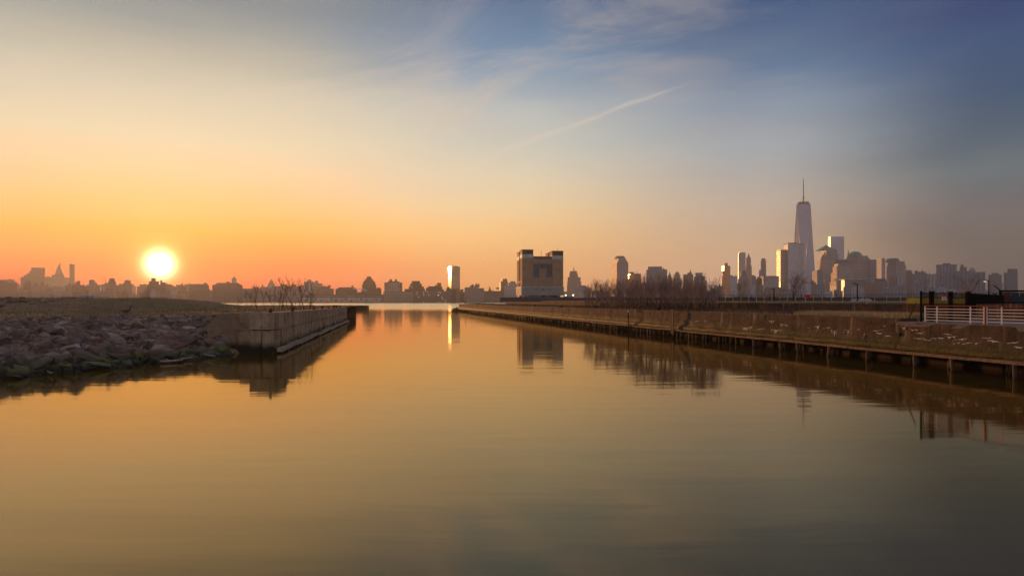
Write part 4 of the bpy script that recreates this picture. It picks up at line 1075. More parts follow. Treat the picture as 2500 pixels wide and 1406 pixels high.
# sheet-pile bulkhead below it
spb = thing('sheet_pile_bulkhead', 'ribbed rusty sheet-pile bulkhead at the river end of the retaining wall', 'wall', (bx_(250) , 250, 0))
for k in range(46):
    x = k * .75; o_ = .12 if k % 2 else 0
    box('sheet_pile', (x, .9 + o_, 2.2), (x + .74, 1.3 + o_, 4.05 + .05 * math.sin(k)), 'sheet_pile', spb)
for k in range(2):
    for sg_ in (1, -1):
        cx = 1.1 + k * 1.35
        V = [(cx - .42 * sg_, .80, 2.75), (cx - .42 * sg_ + .16, .80, 2.75), (cx + .42 * sg_ + .08, .80, 3.6), (cx + .42 * sg_ - .08, .80, 3.6)]
        V2 = V + [(x, .86 - .004 * (sg_ + 1), z) for x, y, z in V]; V2 = [(x, y - .01 * (sg_ + 1), z) for x, y, z in V2]
        mesh('white_cross_stroke', V2, [(0, 1, 2, 3), (7, 6, 5, 4), (0, 4, 5, 1), (1, 5, 6, 2), (2, 6, 7, 3), (3, 7, 4, 0)], 'sign_white', spb)

# ------------------------------------------------------------------ the city across the river
BZ = 1.55
def footprint(x0, xs, x1, D, r, dep):
    k0, ks, k1 = (x0 - HX) / F, (xs - HX) / F, (x1 - HX) / F
    u = (math.cos(r), math.sin(r)); v = (-math.sin(r), math.cos(r))
    fl = (ks * D, D); t = (k1 * fl[1] - fl[0]) / (u[0] - k1 * u[1])
    s = dep
    if x0 < xs - .01:
        s2 = (k0 * fl[1] - fl[0]) / (v[0] - k0 * v[1])
        if 4 < s2 < 230: s = s2
    fr = (fl[0] + u[0] * t, fl[1] + u[1] * t)
    return [fl, fr, (fr[0] + v[0] * s, fr[1] + v[1] * s), (fl[0] + v[0] * s, fl[1] + v[1] * s)], u, v
def grow_foot(fp, u, v, e):
    s = [(-1, -1), (1, -1), (1, 1), (-1, 1)]
    return [(x + e * (a * u[0] + b * v[0]), y + e * (a * u[1] + b * v[1])) for (x, y), (a, b) in zip(fp, s)]
def scale_foot(fp, k):
    cx = sum(x for x, y in fp) / len(fp); cy = sum(y for x, y in fp) / len(fp)
    return [(cx + (x - cx) * k, cy + (y - cy) * k) for x, y in fp]
def building(name, label, D, mat, tiers, extras=(), r=None, dep=None, bands=None, group=None, cat='building', auto=True):
    """tiers: (x0, xs, x1, ytop[, mat]) from the lowest up; x0..xs is the visible flank, xs..x1 the face"""
    T = [t if len(t) > 3 and isinstance(t[2], (int, float)) and len([q for q in t if isinstance(q, (int, float))]) == 4 else (t[0], t[0], t[1], t[2], *t[3:]) for t in tiers]
    xc = (T[0][0] + T[0][2]) / 2
    if r is None: r = -math.atan((xc - HX) / F) if T[0][0] >= T[0][1] - .01 else 0.0
    wid = (T[0][2] - T[0][1]) / F * D
    dep0 = dep or max(14, min(60, wid * .7))
    fp0, u, v = footprint(*T[0][:3], D, r, dep0)
    bx, by = sum(p[0] for p in fp0) / 4, sum(p[1] for p in fp0) / 4
    o = thing(name, label, cat, (bx, by, BZ), 0, group)
    L_ = lambda fp: [(x - bx, y - by) for x, y in fp]
    zprev = BZ
    zlast = fpl = None
    for i, t in enumerate(T):
        dd = D + 1.2 * i
        fp, u_, v_ = footprint(*t[:3], dd, r, dep0 * (1 - .12 * i) if t[0] >= t[1] - .01 else dep0)
        zt = zpx(t[3], dd)
        m = t[4] if len(t) > 4 else mat
        vv, ff = prism(L_(fp), zprev - BZ - (0.4 if i else 0), zt - BZ)
        part = mesh('tier' if len(T) > 1 else 'facade_block', vv, ff, m, o)
        if bands and i in bands.get('tiers', (0,)):
            pitch = bands['pitch'] / F * dd; z = zt - pitch * .55; k = 0
            zlow = max(zprev, zpx(bands.get('ylow', 735), dd))
            fb = L_(grow_foot(fp, u_, v_, bands.get('e', .5)))
            while z > zlow + pitch * .3 and k < 40:
                vv, ff = prism(fb, z - BZ, z - BZ + pitch * bands.get('fill', .45)); mesh('floor_band', vv, ff, bands['mat'], part); z -= pitch; k += 1
        fb = L_(grow_foot(fp, u_, v_, .35)); pz = max(.5, .7 / F * dd)
        vv, ff = prism(fb, zt - BZ + .003, zt - BZ + pz * .9); mesh('parapet', vv, ff, m if m not in ('glass_mirror',) else 'roof_dark', part)
        zprev = zt; zlast = zt; fpl = fp
    rnd = random.Random(hash_(label + str(tiers)))
    if auto and wid > 12:
        for k in range(rnd.randint(1, 3)):
            cx, cy = scale_foot(fpl, .6)[rnd.randint(0, 3)]; w = rnd.uniform(2.0, 4.0) * (1.0 if wid < 30 else 1.5); h = rnd.uniform(2.0, 4.5)
            if rnd.random() < .45:
                vv, ff = tube_vf([(cx - bx, cy - by, zlast - BZ + .5), (cx - bx, cy - by, zlast - BZ + h + 1), (cx - bx, cy - by, zlast - BZ + h + 2.4)], [w * .45, w * .45, .1], 8); mesh('water_tank', vv, ff, 'roof_dark', o)
            else:
                vv, ff = prism([(cx - bx - w, cy - by - w * .6), (cx - bx + w, cy - by - w * .6), (cx - bx + w, cy - by + w * .6), (cx - bx - w, cy - by + w * .6)], zlast - BZ + .3, zlast - BZ + h); mesh('bulkhead', vv, ff, mat if 'glass' not in mat else 'roof_dark', o)
    for e in extras:
        kind = e[0]
        if kind in ('pyr', 'dome', 'hip', 'box', 'oct'):
            _, a, b, yb, yt = e[:5]; m = e[5] if len(e) > 5 else 'roof_dark'
            ds = D + 3; fp, u_, v_ = footprint(a, a, b, ds, r, max(8, (b - a) / F * D * .95))
            fp = L_(fp); z0, z1 = zpx(yb, ds) - BZ - .3, zpx(yt, ds) - BZ
            if kind == 'box': vv, ff = prism(fp, z0, z1); mesh('bulkhead', vv, ff, m, o)
            elif kind == 'pyr': vv, ff = prism(fp, z0, z1, scale_foot(fp, e[6] if len(e) > 6 else .02)); mesh('pyramid_roof', vv, ff, m, o)
            elif kind == 'hip': vv, ff = prism(fp, z0, z1, scale_foot(fp, e[6] if len(e) > 6 else .6)); mesh('hip_roof', vv, ff, m, o)
            else:
                cx = sum(q[0] for q in fp) / 4; cy = sum(q[1] for q in fp) / 4; rad = (b - a) / F * ds / 2; ns = 16 if kind == 'dome' else 8
                prof = [(math.cos(q * math.pi / 12), math.sin(q * math.pi / 12)) for q in range(6)] + [(.05, 1)] if kind == 'dome' else [(1, 0), (.98, .25), (.72, 1.0)]
                vv, ff = tube_vf([(cx, cy, z0 + (z1 - z0) * s_) for c_, s_ in prof], [rad * c_ for c_, s_ in prof], ns)
                mesh('dome' if kind == 'dome' else 'crown_roof', vv, ff, m, o)
        elif kind == 'spire':
            _, x, yb, yt, w = e[:5]; m = e[5] if len(e) > 5 else 'mast'; ds = D + 4
            q = P(x, yb, ds); vv, ff = tube_vf([(q.x - bx, ds - by + 2, q.z - BZ - .5), (q.x - bx, ds - by + 2, (q.z + zpx(yt, ds)) / 2 - BZ), (q.x - bx, ds - by + 2, zpx(yt, ds) - BZ)], [w, w * .6, w * .15], 6); mesh('spire', vv, ff, m, o)
        elif kind == 'lit':
            _, pts = e
            for (x, y) in pts:
                q = P(x, y, D - .8); vv, ff = box_vf((q.x - bx - .7, q.y - by - .3, q.z - BZ - .8), (q.x - bx + .7, q.y - by + .1, q.z - BZ + .8)); mesh('lit_window', vv, ff, 'lit_window', o)
        elif kind == 'sign':
            _, a, b, yb, yt, m = e; q0, q1 = P(a, yb, D - .8), P(b, yt, D - .8)
            vv, ff = box_vf((q0.x - bx, q0.y - by, q0.z - BZ), (q1.x - bx, q0.y - by + .4, q1.z - BZ)); mesh('roof_sign', vv, ff, m, o)
    return o
def hash_(s):
    h = 7
    for c in s: h = (h * 131 + ord(c)) % 1000003
    return h
Bd = building
# --- under the sun: hazy midtown side
Bd('flat_roofed_block', 'wide flat-roofed hazy block at the shore end farthest from downtown', 2300, 'stone_tan', [(-20, 36, 683)])
Bd('stepped_block', 'dark apartment block with three roof bumps in front of the wide flat-roofed block', 1900, 'brick_mid', [(-12, 42, 692)], [('box', 0, 18, 692, 686, 'brick_mid'), ('box', 27, 32, 692, 688, 'brick_mid'), ('box', 36, 41.5, 692, 688.5, 'brick_mid')], auto=False)
Bd('slab_tower', 'broad hazy slab tower with stepped shoulder on one side', 3100, 'brick_mid', [(50, 109, 677), (58, 109.2, 672), (65, 109.4, 667.5), (72, 109.6, 661), (76, 110, 653.5)], auto=False)
Bd('small_block', 'small dark block with two roof knobs at the foot of the broad slab tower', 1850, 'brick_mid', [(57, 76, 695)], [('box', 62, 74, 695, 686, 'brick_mid')], auto=False)
Bd('low_block', 'low hazy block between the broad slab tower and the steepled tower', 1800, 'stone_tan', [(77, 112, 700)], [('box', 86, 93, 700, 691, 'brick_mid'), ('box', 99, 107, 700, 688, 'brick_mid')])
Bd('clock_tower', 'pointed pyramid-topped clock tower rising in the haze beside a thin slab', 3100, 'stone_tan', [(109, 171, 677), (126, 157, 671.5), (134, 154, 668)], [('pyr', 134, 153.5, 668, 645, 'stone_tan', .10), ('spire', 146, 648, 639, 2.5, 'stone_tan'), ('box', 114, 121, 677, 674.5, 'stone_tan')], auto=False)
Bd('slim_slab', 'very slim tall rectangular slab beside the pointed clock tower', 2900, 'brick_mid', [(169.5, 182, 645.5)])
Bd('chimney_block', 'dark square block with raised roof house in the haze beyond the slim slab', 1900, 'brick_mid', [(176, 208, 697), (184, 196, 688)], [('box', 189, 195, 688, 685.5, 'brick_mid')], auto=False)
Bd('rounded_tower', 'narrow round-topped tower with pale floor bands near the sun', 1760, 'brick_mid', [(217, 232, 686)], [('hip', 217, 231, 686, 683, 'brick_dark', .7)], bands=dict(pitch=4.6, mat='band_tan', fill=.5), auto=False)
Bd('tapered_apartment_tower', 'banded apartment tower with sloping crown a little nearer the sun', 1760, 'brick_mid', [(263, 283.5, 692)], [('hip', 263, 283.5, 692, 679, 'brick_mid', .52)], bands=dict(pitch=4.6, mat='band_tan', fill=.5), auto=False)
cr = thing('tower_crane', 'thin construction crane jib slanting up between the two banded towers', 'crane', (P(257, HY, 2300).x, 2300, BZ))
q0, q1 = P(259, 692, 2300), P(251.5, 671, 2300)
tube('jib', [(q0.x - cr.location.x, 0, q0.z - BZ), (q1.x - cr.location.x, 0, q1.z - BZ)], [.9, .5], 'mast', cr, 4); tube('mast', [(q0.x - cr.location.x, 0, 0), (q0.x - cr.location.x, 0, q0.z - BZ)], [1, 1], 'mast', cr, 4)
Bd('notched_block', 'hazy block with a notched crown between the banded tower and the sun', 2000, 'brick_mid', [(301, 322, 693), (304, 319, 685.5)], [('box', 304, 308, 685.5, 684, 'brick_mid'), ('box', 310, 314, 685.5, 683, 'brick_mid')], auto=False)
Bd('sun_tower', 'stepped apartment tower standing right below the sun', 2000, 'brick_mid', [(359, 412, 695), (363, 388, 687), (369, 380, 680)], [('pyr', 371, 377, 680, 677.5, 'brick_mid'), ('box', 391, 396, 695, 684, 'brick_mid'), ('box', 396, 404, 695, 689, 'brick_mid')], auto=False)
Bd('steepled_block', 'hazy block with a small pointed lantern just past the sun', 1950, 'brick_mid', [(437, 456, 700)], [('pyr', 439, 449, 700, 694, 'brick_mid', .3), ('spire', 443.5, 694, 689, 2.2, 'brick_mid')], auto=False)
Bd('mansard_block', 'broad hazy block with a rounded shoulder beside the domed warehouse', 1900, 'brick_mid', [(461, 510, 697)], [('hip', 463, 510, 697, 693, 'brick_mid', .86), ('box', 497, 505, 693.5, 690.5, 'brick_mid')], auto=False)
Bd('brick_warehouse', 'massive dark red brick warehouse with a hipped roof near the water', 1745, 'brick_mid', [(518, 592, 696)], [('hip', 522, 590, 696, 690, 'brick_dark', .75), ('box', 553, 561, 690, 687.5, 'brick_dark')], auto=False)
cup = Bd('domed_cupola_tower', 'pale tower with a bulbous cupola and finial behind the brick warehouse', 2300, 'concrete_pale', [(565.5, 577.5, 682.5)], [('dome', 565.5, 577.5, 683, 676.5, 'stone_tan'), ('spire', 571.5, 677, 672.5, 1.8, 'stone_tan')], auto=False)
Bd('long_low_block', 'long low block with two roof boxes behind the pier saplings', 1800, 'stone_tan', [(592, 655, 705)], [('box', 622, 632, 705, 701, 'brick_mid'), ('box', 635, 646, 705, 700.5, 'brick_mid')], auto=False)
Bd('ziggurat_spire', 'stepped ziggurat tower ending in a point above the pier saplings', 2600, 'stone_tan', [(648, 677, 700), (654, 671, 693), (657, 668, 688)], [('pyr', 658, 667, 688, 681, 'stone_tan', .1)], auto=False)
Bd('loft_row', 'broad loft building with two square roof towers behind the pier saplings', 1800, 'stone_tan', [(663, 736, 699)], [('box', 685, 700, 699, 693.5, 'brick_mid'), ('box', 711, 723, 699, 694, 'brick_mid')], auto=False)
Bd('terraced_block', 'pale terraced block rising in four steps over the long shed', 2100, 'concrete_pale', [(738, 788, 697), (742, 787, 692), (742, 767, 688), (751, 760, 683.5)], [('box', 769, 777, 692, 685.5, 'concrete_pale'), ('box', 733, 741, 700, 697, 'brick_mid')], auto=False)
Bd('canopy_block', 'brick block with a thin flat canopy roof over the long shed', 1820, 'brick_mid', [(764, 815, 705), (768, 806, 700)], [('box', 763, 795, 698.6, 697.4, 'band_pale'), ('box', 800, 808, 700, 696.5, 'brick_mid')], auto=False)
shed = thing('waterfront_shed', 'very long pale two-storey pier shed along the far water line', 'shed', (P(835, HY, 1712).x, 1712, BZ))
w_ = (936 - 738) / F * 1712 / 2; sc_ = 1712 / F
box('wall', (-w_, 0, 0), (w_, 30, 18 * sc_), 'shed_dark', shed); box('roof', (-w_ - 1, -.8, 18 * sc_ + .003), (w_ + 1, 31, 18 * sc_ + 1.4), 'roof_dark', shed)
for row, (za, zb2) in enumerate(((1.2, 4.6), (6.2, 10.0))):
    for k in range(16):
        a = -w_ + 1.5 + k * (2 * w_ - 3) / 16; wdt = (2 * w_ - 3) / 16 - (1.0 if (k + row) % 3 else 4.5)
        box('loading_door', (a, -.45, za * sc_), (a + wdt, -.003, zb2 * sc_), 'shed_pale', shed)
for k in range(5): box('roof_house', (-w_ + 20 + k * 38, 6, 18 * sc_ + 1.41), (-w_ + 33 + k * 38, 18, 18 * sc_ + 5.5 + (k % 2) * 2), 'brick_mid', shed)
fer = thing('moored_ferry', 'white three-deck ferry moored at the far bank behind the pier saplings', 'ferry', (P(668, HY, 1690).x, 1690, 0))
V, Fc = prism([(-9, 0), (-7, -3), (8, -3), (9, 0), (8, 3), (-7, 3)], -.5, 3.0); mesh('hull', V, Fc, 'shed_pale', fer)
for k in range(3):
    box('deck_house', (-7 + k, -2.6 + .2 * k, 3.004 + 3.2 * k), (7 - k * 1.5, 2.6 - .2 * k, 5.9 + 3.2 * k), 'shed_dark', fer); box('deck_rim', (-7.6 + k, -2.9 + .2 * k, 5.904 + 3.2 * k), (7.5 - k * 1.5, 2.9 - .2 * k, 6.2 + 3.2 * k), 'sign_white', fer)
Bd('domed_terminal', 'low dark brick terminal with a curved roof and small cupola', 1850, 'brick_dark', [(819, 872, 706)], [('hip', 822, 870, 706, 701, 'brick_dark', .78), ('box', 858, 862, 701.5, 697, 'brick_dark')], auto=False)
Bd('ziggurat_block', 'dark stepped ziggurat apartment tower above the steam plume', 1790, 'brick_dark', [(882, 920, 706), (884, 918.5, 695), (886, 916, 688.5), (889, 912.5, 684), (893, 908.5, 680), (896, 906, 675.5)], auto=False)
Bd('barrel_roof_block', 'small dark barrel-roofed block attached beside the ziggurat tower', 1790, 'brick_dark', [(918, 931, 706)], [('hip', 918.5, 930, 706, 702, 'brick_dark', .7)], auto=False)
gb = Bd('gridded_block', 'square block with a pale grid of piers and floors on its face', 1770, 'brick_mid', [(938.5, 982, 690)], [('box', 947, 975, 690, 686.5, 'brick_dark'), ('box', 951, 957, 686.5, 681.5, 'brick_dark'), ('box', 964, 969, 686.5, 681.5, 'brick_dark')], auto=False)
fpg, ug, vg = footprint(938.5, 938.5, 982, 1770, -math.atan((960.25 - HX) / F), 25)
def gridline(px0, px1, y0, y1, out):
    q0, q1 = P(px0, y1, 1768.5 - out), P(px1, y0, 1768.5 - out); l = gb.location
    box('facade_grid_bar', (q0.x - l.x, q0.y - l.y - 3.6, q0.z - l.z), (q1.x - l.x, q0.y - l.y - 3.2, q1.z - l.z), 'band_pale', gb)
for k in range(9): gridline(942.5 + k * 4.2, 943.7 + k * 4.2, 689.5, 712, 0)
for k in range(8): gridline(942.5, 977.5, 690.4 + k * 2.75, 691.3 + k * 2.75, .45)
Bd('stepped_brick_block', 'dark stepped brick block with one lit window past the gridded block', 1790, 'brick_dark', [(988, 1038, 706), (998, 1035, 700), (1001, 1030, 693), (1005, 1025.5, 686.5)], [('lit', [(1006, 701)])], auto=False)
Bd('pier_terminal', 'wide low olive-brown pier terminal on the far water line', 1715, 'stone_tan', [(936, 1009, 713), (944, 990, 711.5)], auto=False)
Bd('lit_pier_building', 'wide low dark pier building with scattered lit windows', 1712, 'loft_lit', [(1010, 1101, 711.5)], [('lit', [(1017, 718.5), (1018.5, 713.5), (1034, 714), (1034.5, 719.5), (1044, 713), (1047, 720), (1022, 725), (1071.5, 713), (1075, 714.5), (1079, 726), (1087, 733.5), (1081, 730)])])
Bd('tank_roof_block', 'low block with a roof tank and a striped square tower beside the glinting tower', 1800, 'brick_dark', [(1040, 1080, 703), (1045, 1079, 699.5)], [('box', 1067, 1077, 700, 690.5, 'brick_mid'), ('spire', 1064, 700, 694, 3.4, 'roof_dark')], auto=False)
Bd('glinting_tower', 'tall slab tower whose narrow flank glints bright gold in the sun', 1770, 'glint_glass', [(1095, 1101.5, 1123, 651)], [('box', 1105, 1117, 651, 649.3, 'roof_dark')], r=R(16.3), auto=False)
Bd('foot_block', 'small dark block at the foot of the glinting tower', 1760, 'brick_dark', [(1089, 1113, 706), (1091, 1098, 701)], auto=False)
Bd('twin_vent_building', 'square tan building with a cluster of roof stacks on the far bank', 1715, 'stone_tan', [(1134, 1182, 704), (1135, 1166, 702)], [('box', 1147, 1158, 702, 697, 'stone_tan'), ('box', 1151.5, 1156, 697, 694, 'roof_dark'), ('box', 1159, 1170.5, 702, 694.5, 'stone_tan'), ('box', 1162, 1164.5, 694.5, 691.5, 'roof_dark'), ('box', 1167.5, 1170, 694.5, 692.5, 'roof_dark'), ('box', 1146, 1158, 724, 710, 'shed_dark')], auto=False)
Bd('steeple_row', 'low row of blocks with a church steeple on the far bank', 1900, 'brick_mid', [(1180, 1226, 711)], [('pyr', 1191, 1201, 711, 703, 'brick_mid', .2), ('spire', 1195, 705, 699, 2.2, 'brick_mid'), ('spire', 1203, 711, 705.5, 1.6, 'brick_mid')], auto=False)
Bd('stepped_office_tower', 'brown office tower with raised roof house and mast near the castle-like building', 2000, 'brick_mid', [(1219, 1222.5, 1240, 687.5), (1224, 1227, 1238, 681.5)], [('spire', 1234.5, 681.5, 678, 1.5), ('box', 1211, 1219, 706, 702, 'brick_mid')], r=R(9), auto=False)
Bd('stacked_pale_block', 'pale block rising in three setbacks partly hidden by the castle-like building', 1950, 'concrete_pale', [(1231, 1264, 699), (1241, 1259, 691), (1246, 1258, 687.3)], [('box', 1259, 1266, 699, 693, 'concrete_pale')], auto=False)
# --- between the castle-like building and downtown
Bd('art_deco_tower', 'grey art deco tower with setbacks and a twin antenna on top', 2250, 'stone_tan', [(1384, 1420, 698), (1385, 1419, 688), (1386, 1417.5, 677.5), (1390, 1411, 668.5), (1391.5, 1408.5, 663)], [('spire', 1400, 663, 649, 1.6), ('spire', 1402.5, 663, 654, 1.2), ('box', 1393, 1396, 663, 661.5, 'stone_tan'), ('box', 1404, 1408, 663, 661.3, 'stone_tan')], auto=False)
Bd('rounded_roof_hall', 'low hall with a rounded roof catching pink sun beside the art deco tower', 1900, 'concrete_pale', [(1413, 1437, 703), (1416, 1433, 699.5)], [('hip', 1417, 1432, 699.5, 696.5, 'roof_slate', .7)], auto=False)
Bd('shouldered_office_tower', 'broad office tower with stepped shoulders and a sloping crown above the thicket', 2150, 'pink_granite', [(1491, 1506, 1534, 640.5), (1497, 1509, 1531, 635.5), (1500, 1511, 1528, 630.5)], [('hip', 1507, 1527, 631, 624.5, 'roof_slate', .75)], r=R(14), auto=False)
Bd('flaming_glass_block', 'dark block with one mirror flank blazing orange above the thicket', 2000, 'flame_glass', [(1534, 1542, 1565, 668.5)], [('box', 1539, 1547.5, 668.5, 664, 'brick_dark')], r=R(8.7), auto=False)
Bd('wide_stepped_tower', 'wide flat-topped grey tower with low shoulders above the thicket', 2200, 'stone_grey', [(1574, 1632, 690), (1578, 1629, 659), (1582, 1616.5, 651.5)], [('box', 1618, 1622.5, 659, 654.5, 'stone_grey')], auto=False)
Bd('pyramid_tower', 'slim tower with a steep pyramid roof behind the thicket', 2400, 'stone_tan', [(1628, 1642, 684)], [('pyr', 1628.5, 1641.5, 684, 663, 'roof_slate', .04)], auto=False)
Bd('domed_slim_tower', 'slim tower with a rounded beehive top behind the thicket', 2400, 'stone_tan', [(1643, 1663.5, 680), (1646, 1661, 672)], [('dome', 1647.5, 1659.5, 672.5, 663, 'stone_tan')], auto=False)
Bd('lantern_tower', 'brown block with a stepped lantern and finial behind the thicket', 2300, 'brick_mid', [(1668, 1692.5, 670.5), (1678, 1689, 666.5)], [('dome', 1683, 1688.5, 667, 661.5, 'stone_tan'), ('spire', 1685.7, 662, 656.5, 1.2)], auto=False)
Bd('sloped_shoulder_tower', 'pale tower with sloping shoulders at the edge of the thicket', 2300, 'concrete_pale', [(1694, 1726, 686), (1694, 1722, 676), (1698, 1714.5, 666.5)], auto=False)
Bd('green_domed_hall', 'small pale hall with a dark dome between the thicket and the round tower', 1800, 'concrete_pale', [(1730, 1752, 711)], [('dome', 1734, 1744, 711, 703, 'copper')], auto=False)
Bd('pointed_brick_block', 'small brick block with a pointed turret beside the round gold-edged tower', 1900, 'brick_mid', [(1751, 1764, 699)], [('spire', 1757, 699, 691.5, 3.2, 'roof_dark')], auto=False)
# --- downtown
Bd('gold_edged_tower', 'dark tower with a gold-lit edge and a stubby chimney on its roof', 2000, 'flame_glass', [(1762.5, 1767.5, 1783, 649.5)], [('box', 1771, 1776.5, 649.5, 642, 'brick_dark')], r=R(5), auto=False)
Bd('glass_office_block', 'short blue-grey glass block beside the gold-edged tower', 2100, 'glass_blue', [(1783, 1800, 675)])
Bd('rippled_tower', 'tall pale tower with rippled vertical steel ribs', 3000, 'steel_ripple', [(1802, 1803.5, 1820.5, 617.5)], [('box', 1807, 1818, 617.5, 616, 'steel_ripple')], r=R(0), dep=30, auto=False)
Bd('gothic_spire_tower', 'slender gothic tower with a steep pointed roof beside the rippled tower', 3000, 'stone_tan', [(1820, 1838, 672), (1821, 1835.5, 650), (1822, 1833.5, 632)], [('pyr', 1823, 1832.5, 632, 618, 'roof_slate', .04), ('spire', 1822.7, 632, 628, 2, 'stone_tan'), ('spire', 1833, 632, 628, 2, 'stone_tan')], auto=False)
Bd('domed_office_block', 'dark-crowned office block standing in front of the rippled tower', 2300, 'stone_grey', [(1802, 1830, 682), (1805, 1824, 674)], [('oct', 1807, 1822.5, 674, 660, 'roof_slate')], auto=False)
Bd('rounded_top_block', 'small grey round-shouldered block beside the gothic tower', 2400, 'stone_grey', [(1836, 1846, 676)], [('hip', 1836.5, 1845, 676, 672, 'stone_grey', .6)], auto=False)
Bd('fluted_tower', 'slim fluted grey tower with a narrower crown standing alone', 2800, 'stone_grey', [(1853, 1870.5, 660), (1857.5, 1870.5, 636.5), (1859, 1868.5, 631.5)], auto=False)
Bd('brick_setback_block', 'brown brick block with a sunlit flank below the fluted tower', 2000, 'brick_mid', [(1846, 1861, 682), (1849, 1859, 679)])
Bd('signed_office_block', 'wide pale office block with a red roof sign', 2300, 'concrete_pale', [(1857, 1864, 1902, 674)], [('sign', 1880, 1893, 678.5, 676, 'sign_red')], auto=False)
Bd('curved_banded_tower', 'curved office tower with gold-lit floor bands in front of the tapered glass tower', 2450, 'glass_bronze', [(1896, 1905.5, 1921, 610.5), ], [], bands=dict(pitch=5.2, mat='band_pale', fill=.42, ylow=690), r=R(1), auto=False)
# the curved face of that tower
ct = [o for o in COL.objects if o.name.startswith('curved_banded_tower')][0]
def curved_face():
    D = 2430.0; l = ct.location; pts = []
    a, b = (1914 - HX) / F * (D + 70), (1962 - HX) / F * (D + 30)
    xl = (1924 - HX) / F * D
    arc = [(xl + (b - xl) * t, D + 34 * t ** 2.6) for t in np.linspace(0, 1, 11)]
    foot = arc + [(b, D + 72), (a, D + 72)]
    foot = [(x - l.x, y - l.y) for x, y in foot]
    zt = zpx(594, D) - BZ
    v, f = prism(foot, 0, zt); pt = mesh('curved_wing', v, f, 'glass_blue', ct)
    cx = sum(x for x, y in foot) / len(foot); cy = sum(y for x, y in foot) / len(foot)
    fb = []
    for x, y in foot:
        d = math.hypot(x - cx, y - cy); fb.append((x + (x - cx) / d * .7, y + (y - cy) / d * .7))
    pitch = 5.2 / F * D; z = zt - pitch * .5
    for k in range(22):
        v, f = prism(fb, z, z + pitch * .42); mesh('floor_band', v, f, 'band_pale', pt); z -= pitch
        if z < 5: break
    v, f = prism([(x * .999, y) for x, y in foot], zt + .003, zt + 2.2); mesh('parapet', v, f, 'roof_dark', pt)
curved_face()
# the tapered glass tower: a square base turning into a square top set at 45 degrees
WT = thing('tapered_glass_tower', 'very tall tapering glass tower with chamfered faces, ring and spire', 'skyscraper', (P(1971.5, HY, 2896).x, 2896 + 40, BZ))
def sq(rad, rot): return [(rad * math.cos(rot + k * math.pi / 2), rad * math.sin(rot + k * math.pi / 2)) for k in range(4)]
rot0 = R(45 + 23); hb, ht = zpx(702, 2896) - BZ, zpx(497, 2896) - BZ
bs = sq(48.5, rot0); tp = sq(37.5, rot0 + math.pi / 4)
v, f = prism(bs, 0, hb); mesh('base_block', v, f, 'glass_blue', WT)
for k in range(4):
    b0, b1, t0, tm1 = bs[k], bs[(k + 1) % 4], tp[k], tp[(k - 1) % 4]
    for nm, tri in (('glass_face', [(*b0, hb), (*b1, hb), (*t0, ht)]), ('glass_face', [(*b0, hb), (*t0, ht), (*tm1, ht)])):
        mesh(nm, tri, [(0, 1, 2)], 'glass_blue', WT)
    tube('steel_edge', [(*b0, hb), (*t0, ht)], [.7, .7], 'steel', WT, 4); tube('steel_edge', [(*b1, hb), (*t0, ht)], [.7, .7], 'steel', WT, 4)
v, f = prism(tp, ht - 1, ht + .8); mesh('roof', v, f, 'roof_dark', WT)
for k, zz in enumerate((2.5, 6.0, 9.5)):
    v, f = tube_vf([(0, 0, ht + zz), (0, 0, ht + zz + 1.3)], [23, 23], 24); mesh('crown_ring', v, f, 'mast', WT)
for k in range(12):
    a = k * math.pi / 6; tube('ring_strut', [(22 * math.cos(a), 22 * math.sin(a), ht), (22 * math.cos(a), 22 * math.sin(a), ht + 11)], [.6, .6], 'mast', WT, 4)
zs = zpx(430, 2896) - BZ
tube('spire', [(0, 0, ht), (0, 0, ht + 35), (0, 0, ht + 36), (0, 0, zs - 30), (0, 0, zs)], [3.2, 2.6, 1.9, 1.5, .5], 'mast', WT, 8)
for k, zz in enumerate((36, 52, 66, 79, 91, 102)): tube('spire_collar', [(0, 0, ht + zz), (0, 0, ht + zz + 2)], [3.6 - .3 * k, 3.6 - .3 * k], 'mast', WT, 8)
for k in range(6):
    a = k * math.pi / 3; tube('guy_cable', [(20 * math.cos(a), 20 * math.sin(a), ht + 10), (0, 0, ht + 36)], [.25, .25], 'mast', WT, 3)
Bd('grey_podium_block', 'short grey block tucked between the tapered tower and the pyramid-roofed tower', 2500, 'stone_grey', [(1983, 1995, 2010, 661), (1995, 1997, 2010, 659.5)], r=R(0), auto=False)
Bd('pyramid_roof_tower', 'stone-and-glass office tower with a green pyramid roof', 2650, 'pink_granite', [(1996, 2016, 2049, 634), (2000, 2016, 2047, 621), (2004, 2017, 2044, 609.5)], [('pyr', 2006, 2043, 610, 597, 'copper', .03)], r=R(0), auto=False, bands=dict(pitch=5.4, mat='band_tan', fill=.45, tiers=(0,), ylow=700))
Bd('far_white_slab', 'plain pale slab tower with a sunlit edge behind the pyramid-roofed tower', 3150, 'glass_blue', [(2022, 2028, 2061, 578)], r=R(0), auto=False)
Bd('truncated_roof_tower', 'squat banded tower with stepped sunlit flank and dark truncated roof', 2500, 'pink_granite', [(2026, 2048, 2088, 688), (2029, 2048, 2085, 666), (2033, 2048, 2079, 650), (2037, 2049, 2074, 643)], [('hip', 2043, 2075, 643, 634, 'roof_dark', .75)], r=R(0), bands=dict(pitch=5.4, mat='band_tan', fill=.45, tiers=(0, 1, 2), ylow=700), auto=False)
Bd('green_spire_tower', 'far tower ending in a slender green copper spire', 3200, 'brick_mid', [(2062, 2082, 633)], [('pyr', 2065.5, 2078.5, 633, 622, 'copper', .35), ('spire', 2072, 623, 610, 5, 'copper')], auto=False)
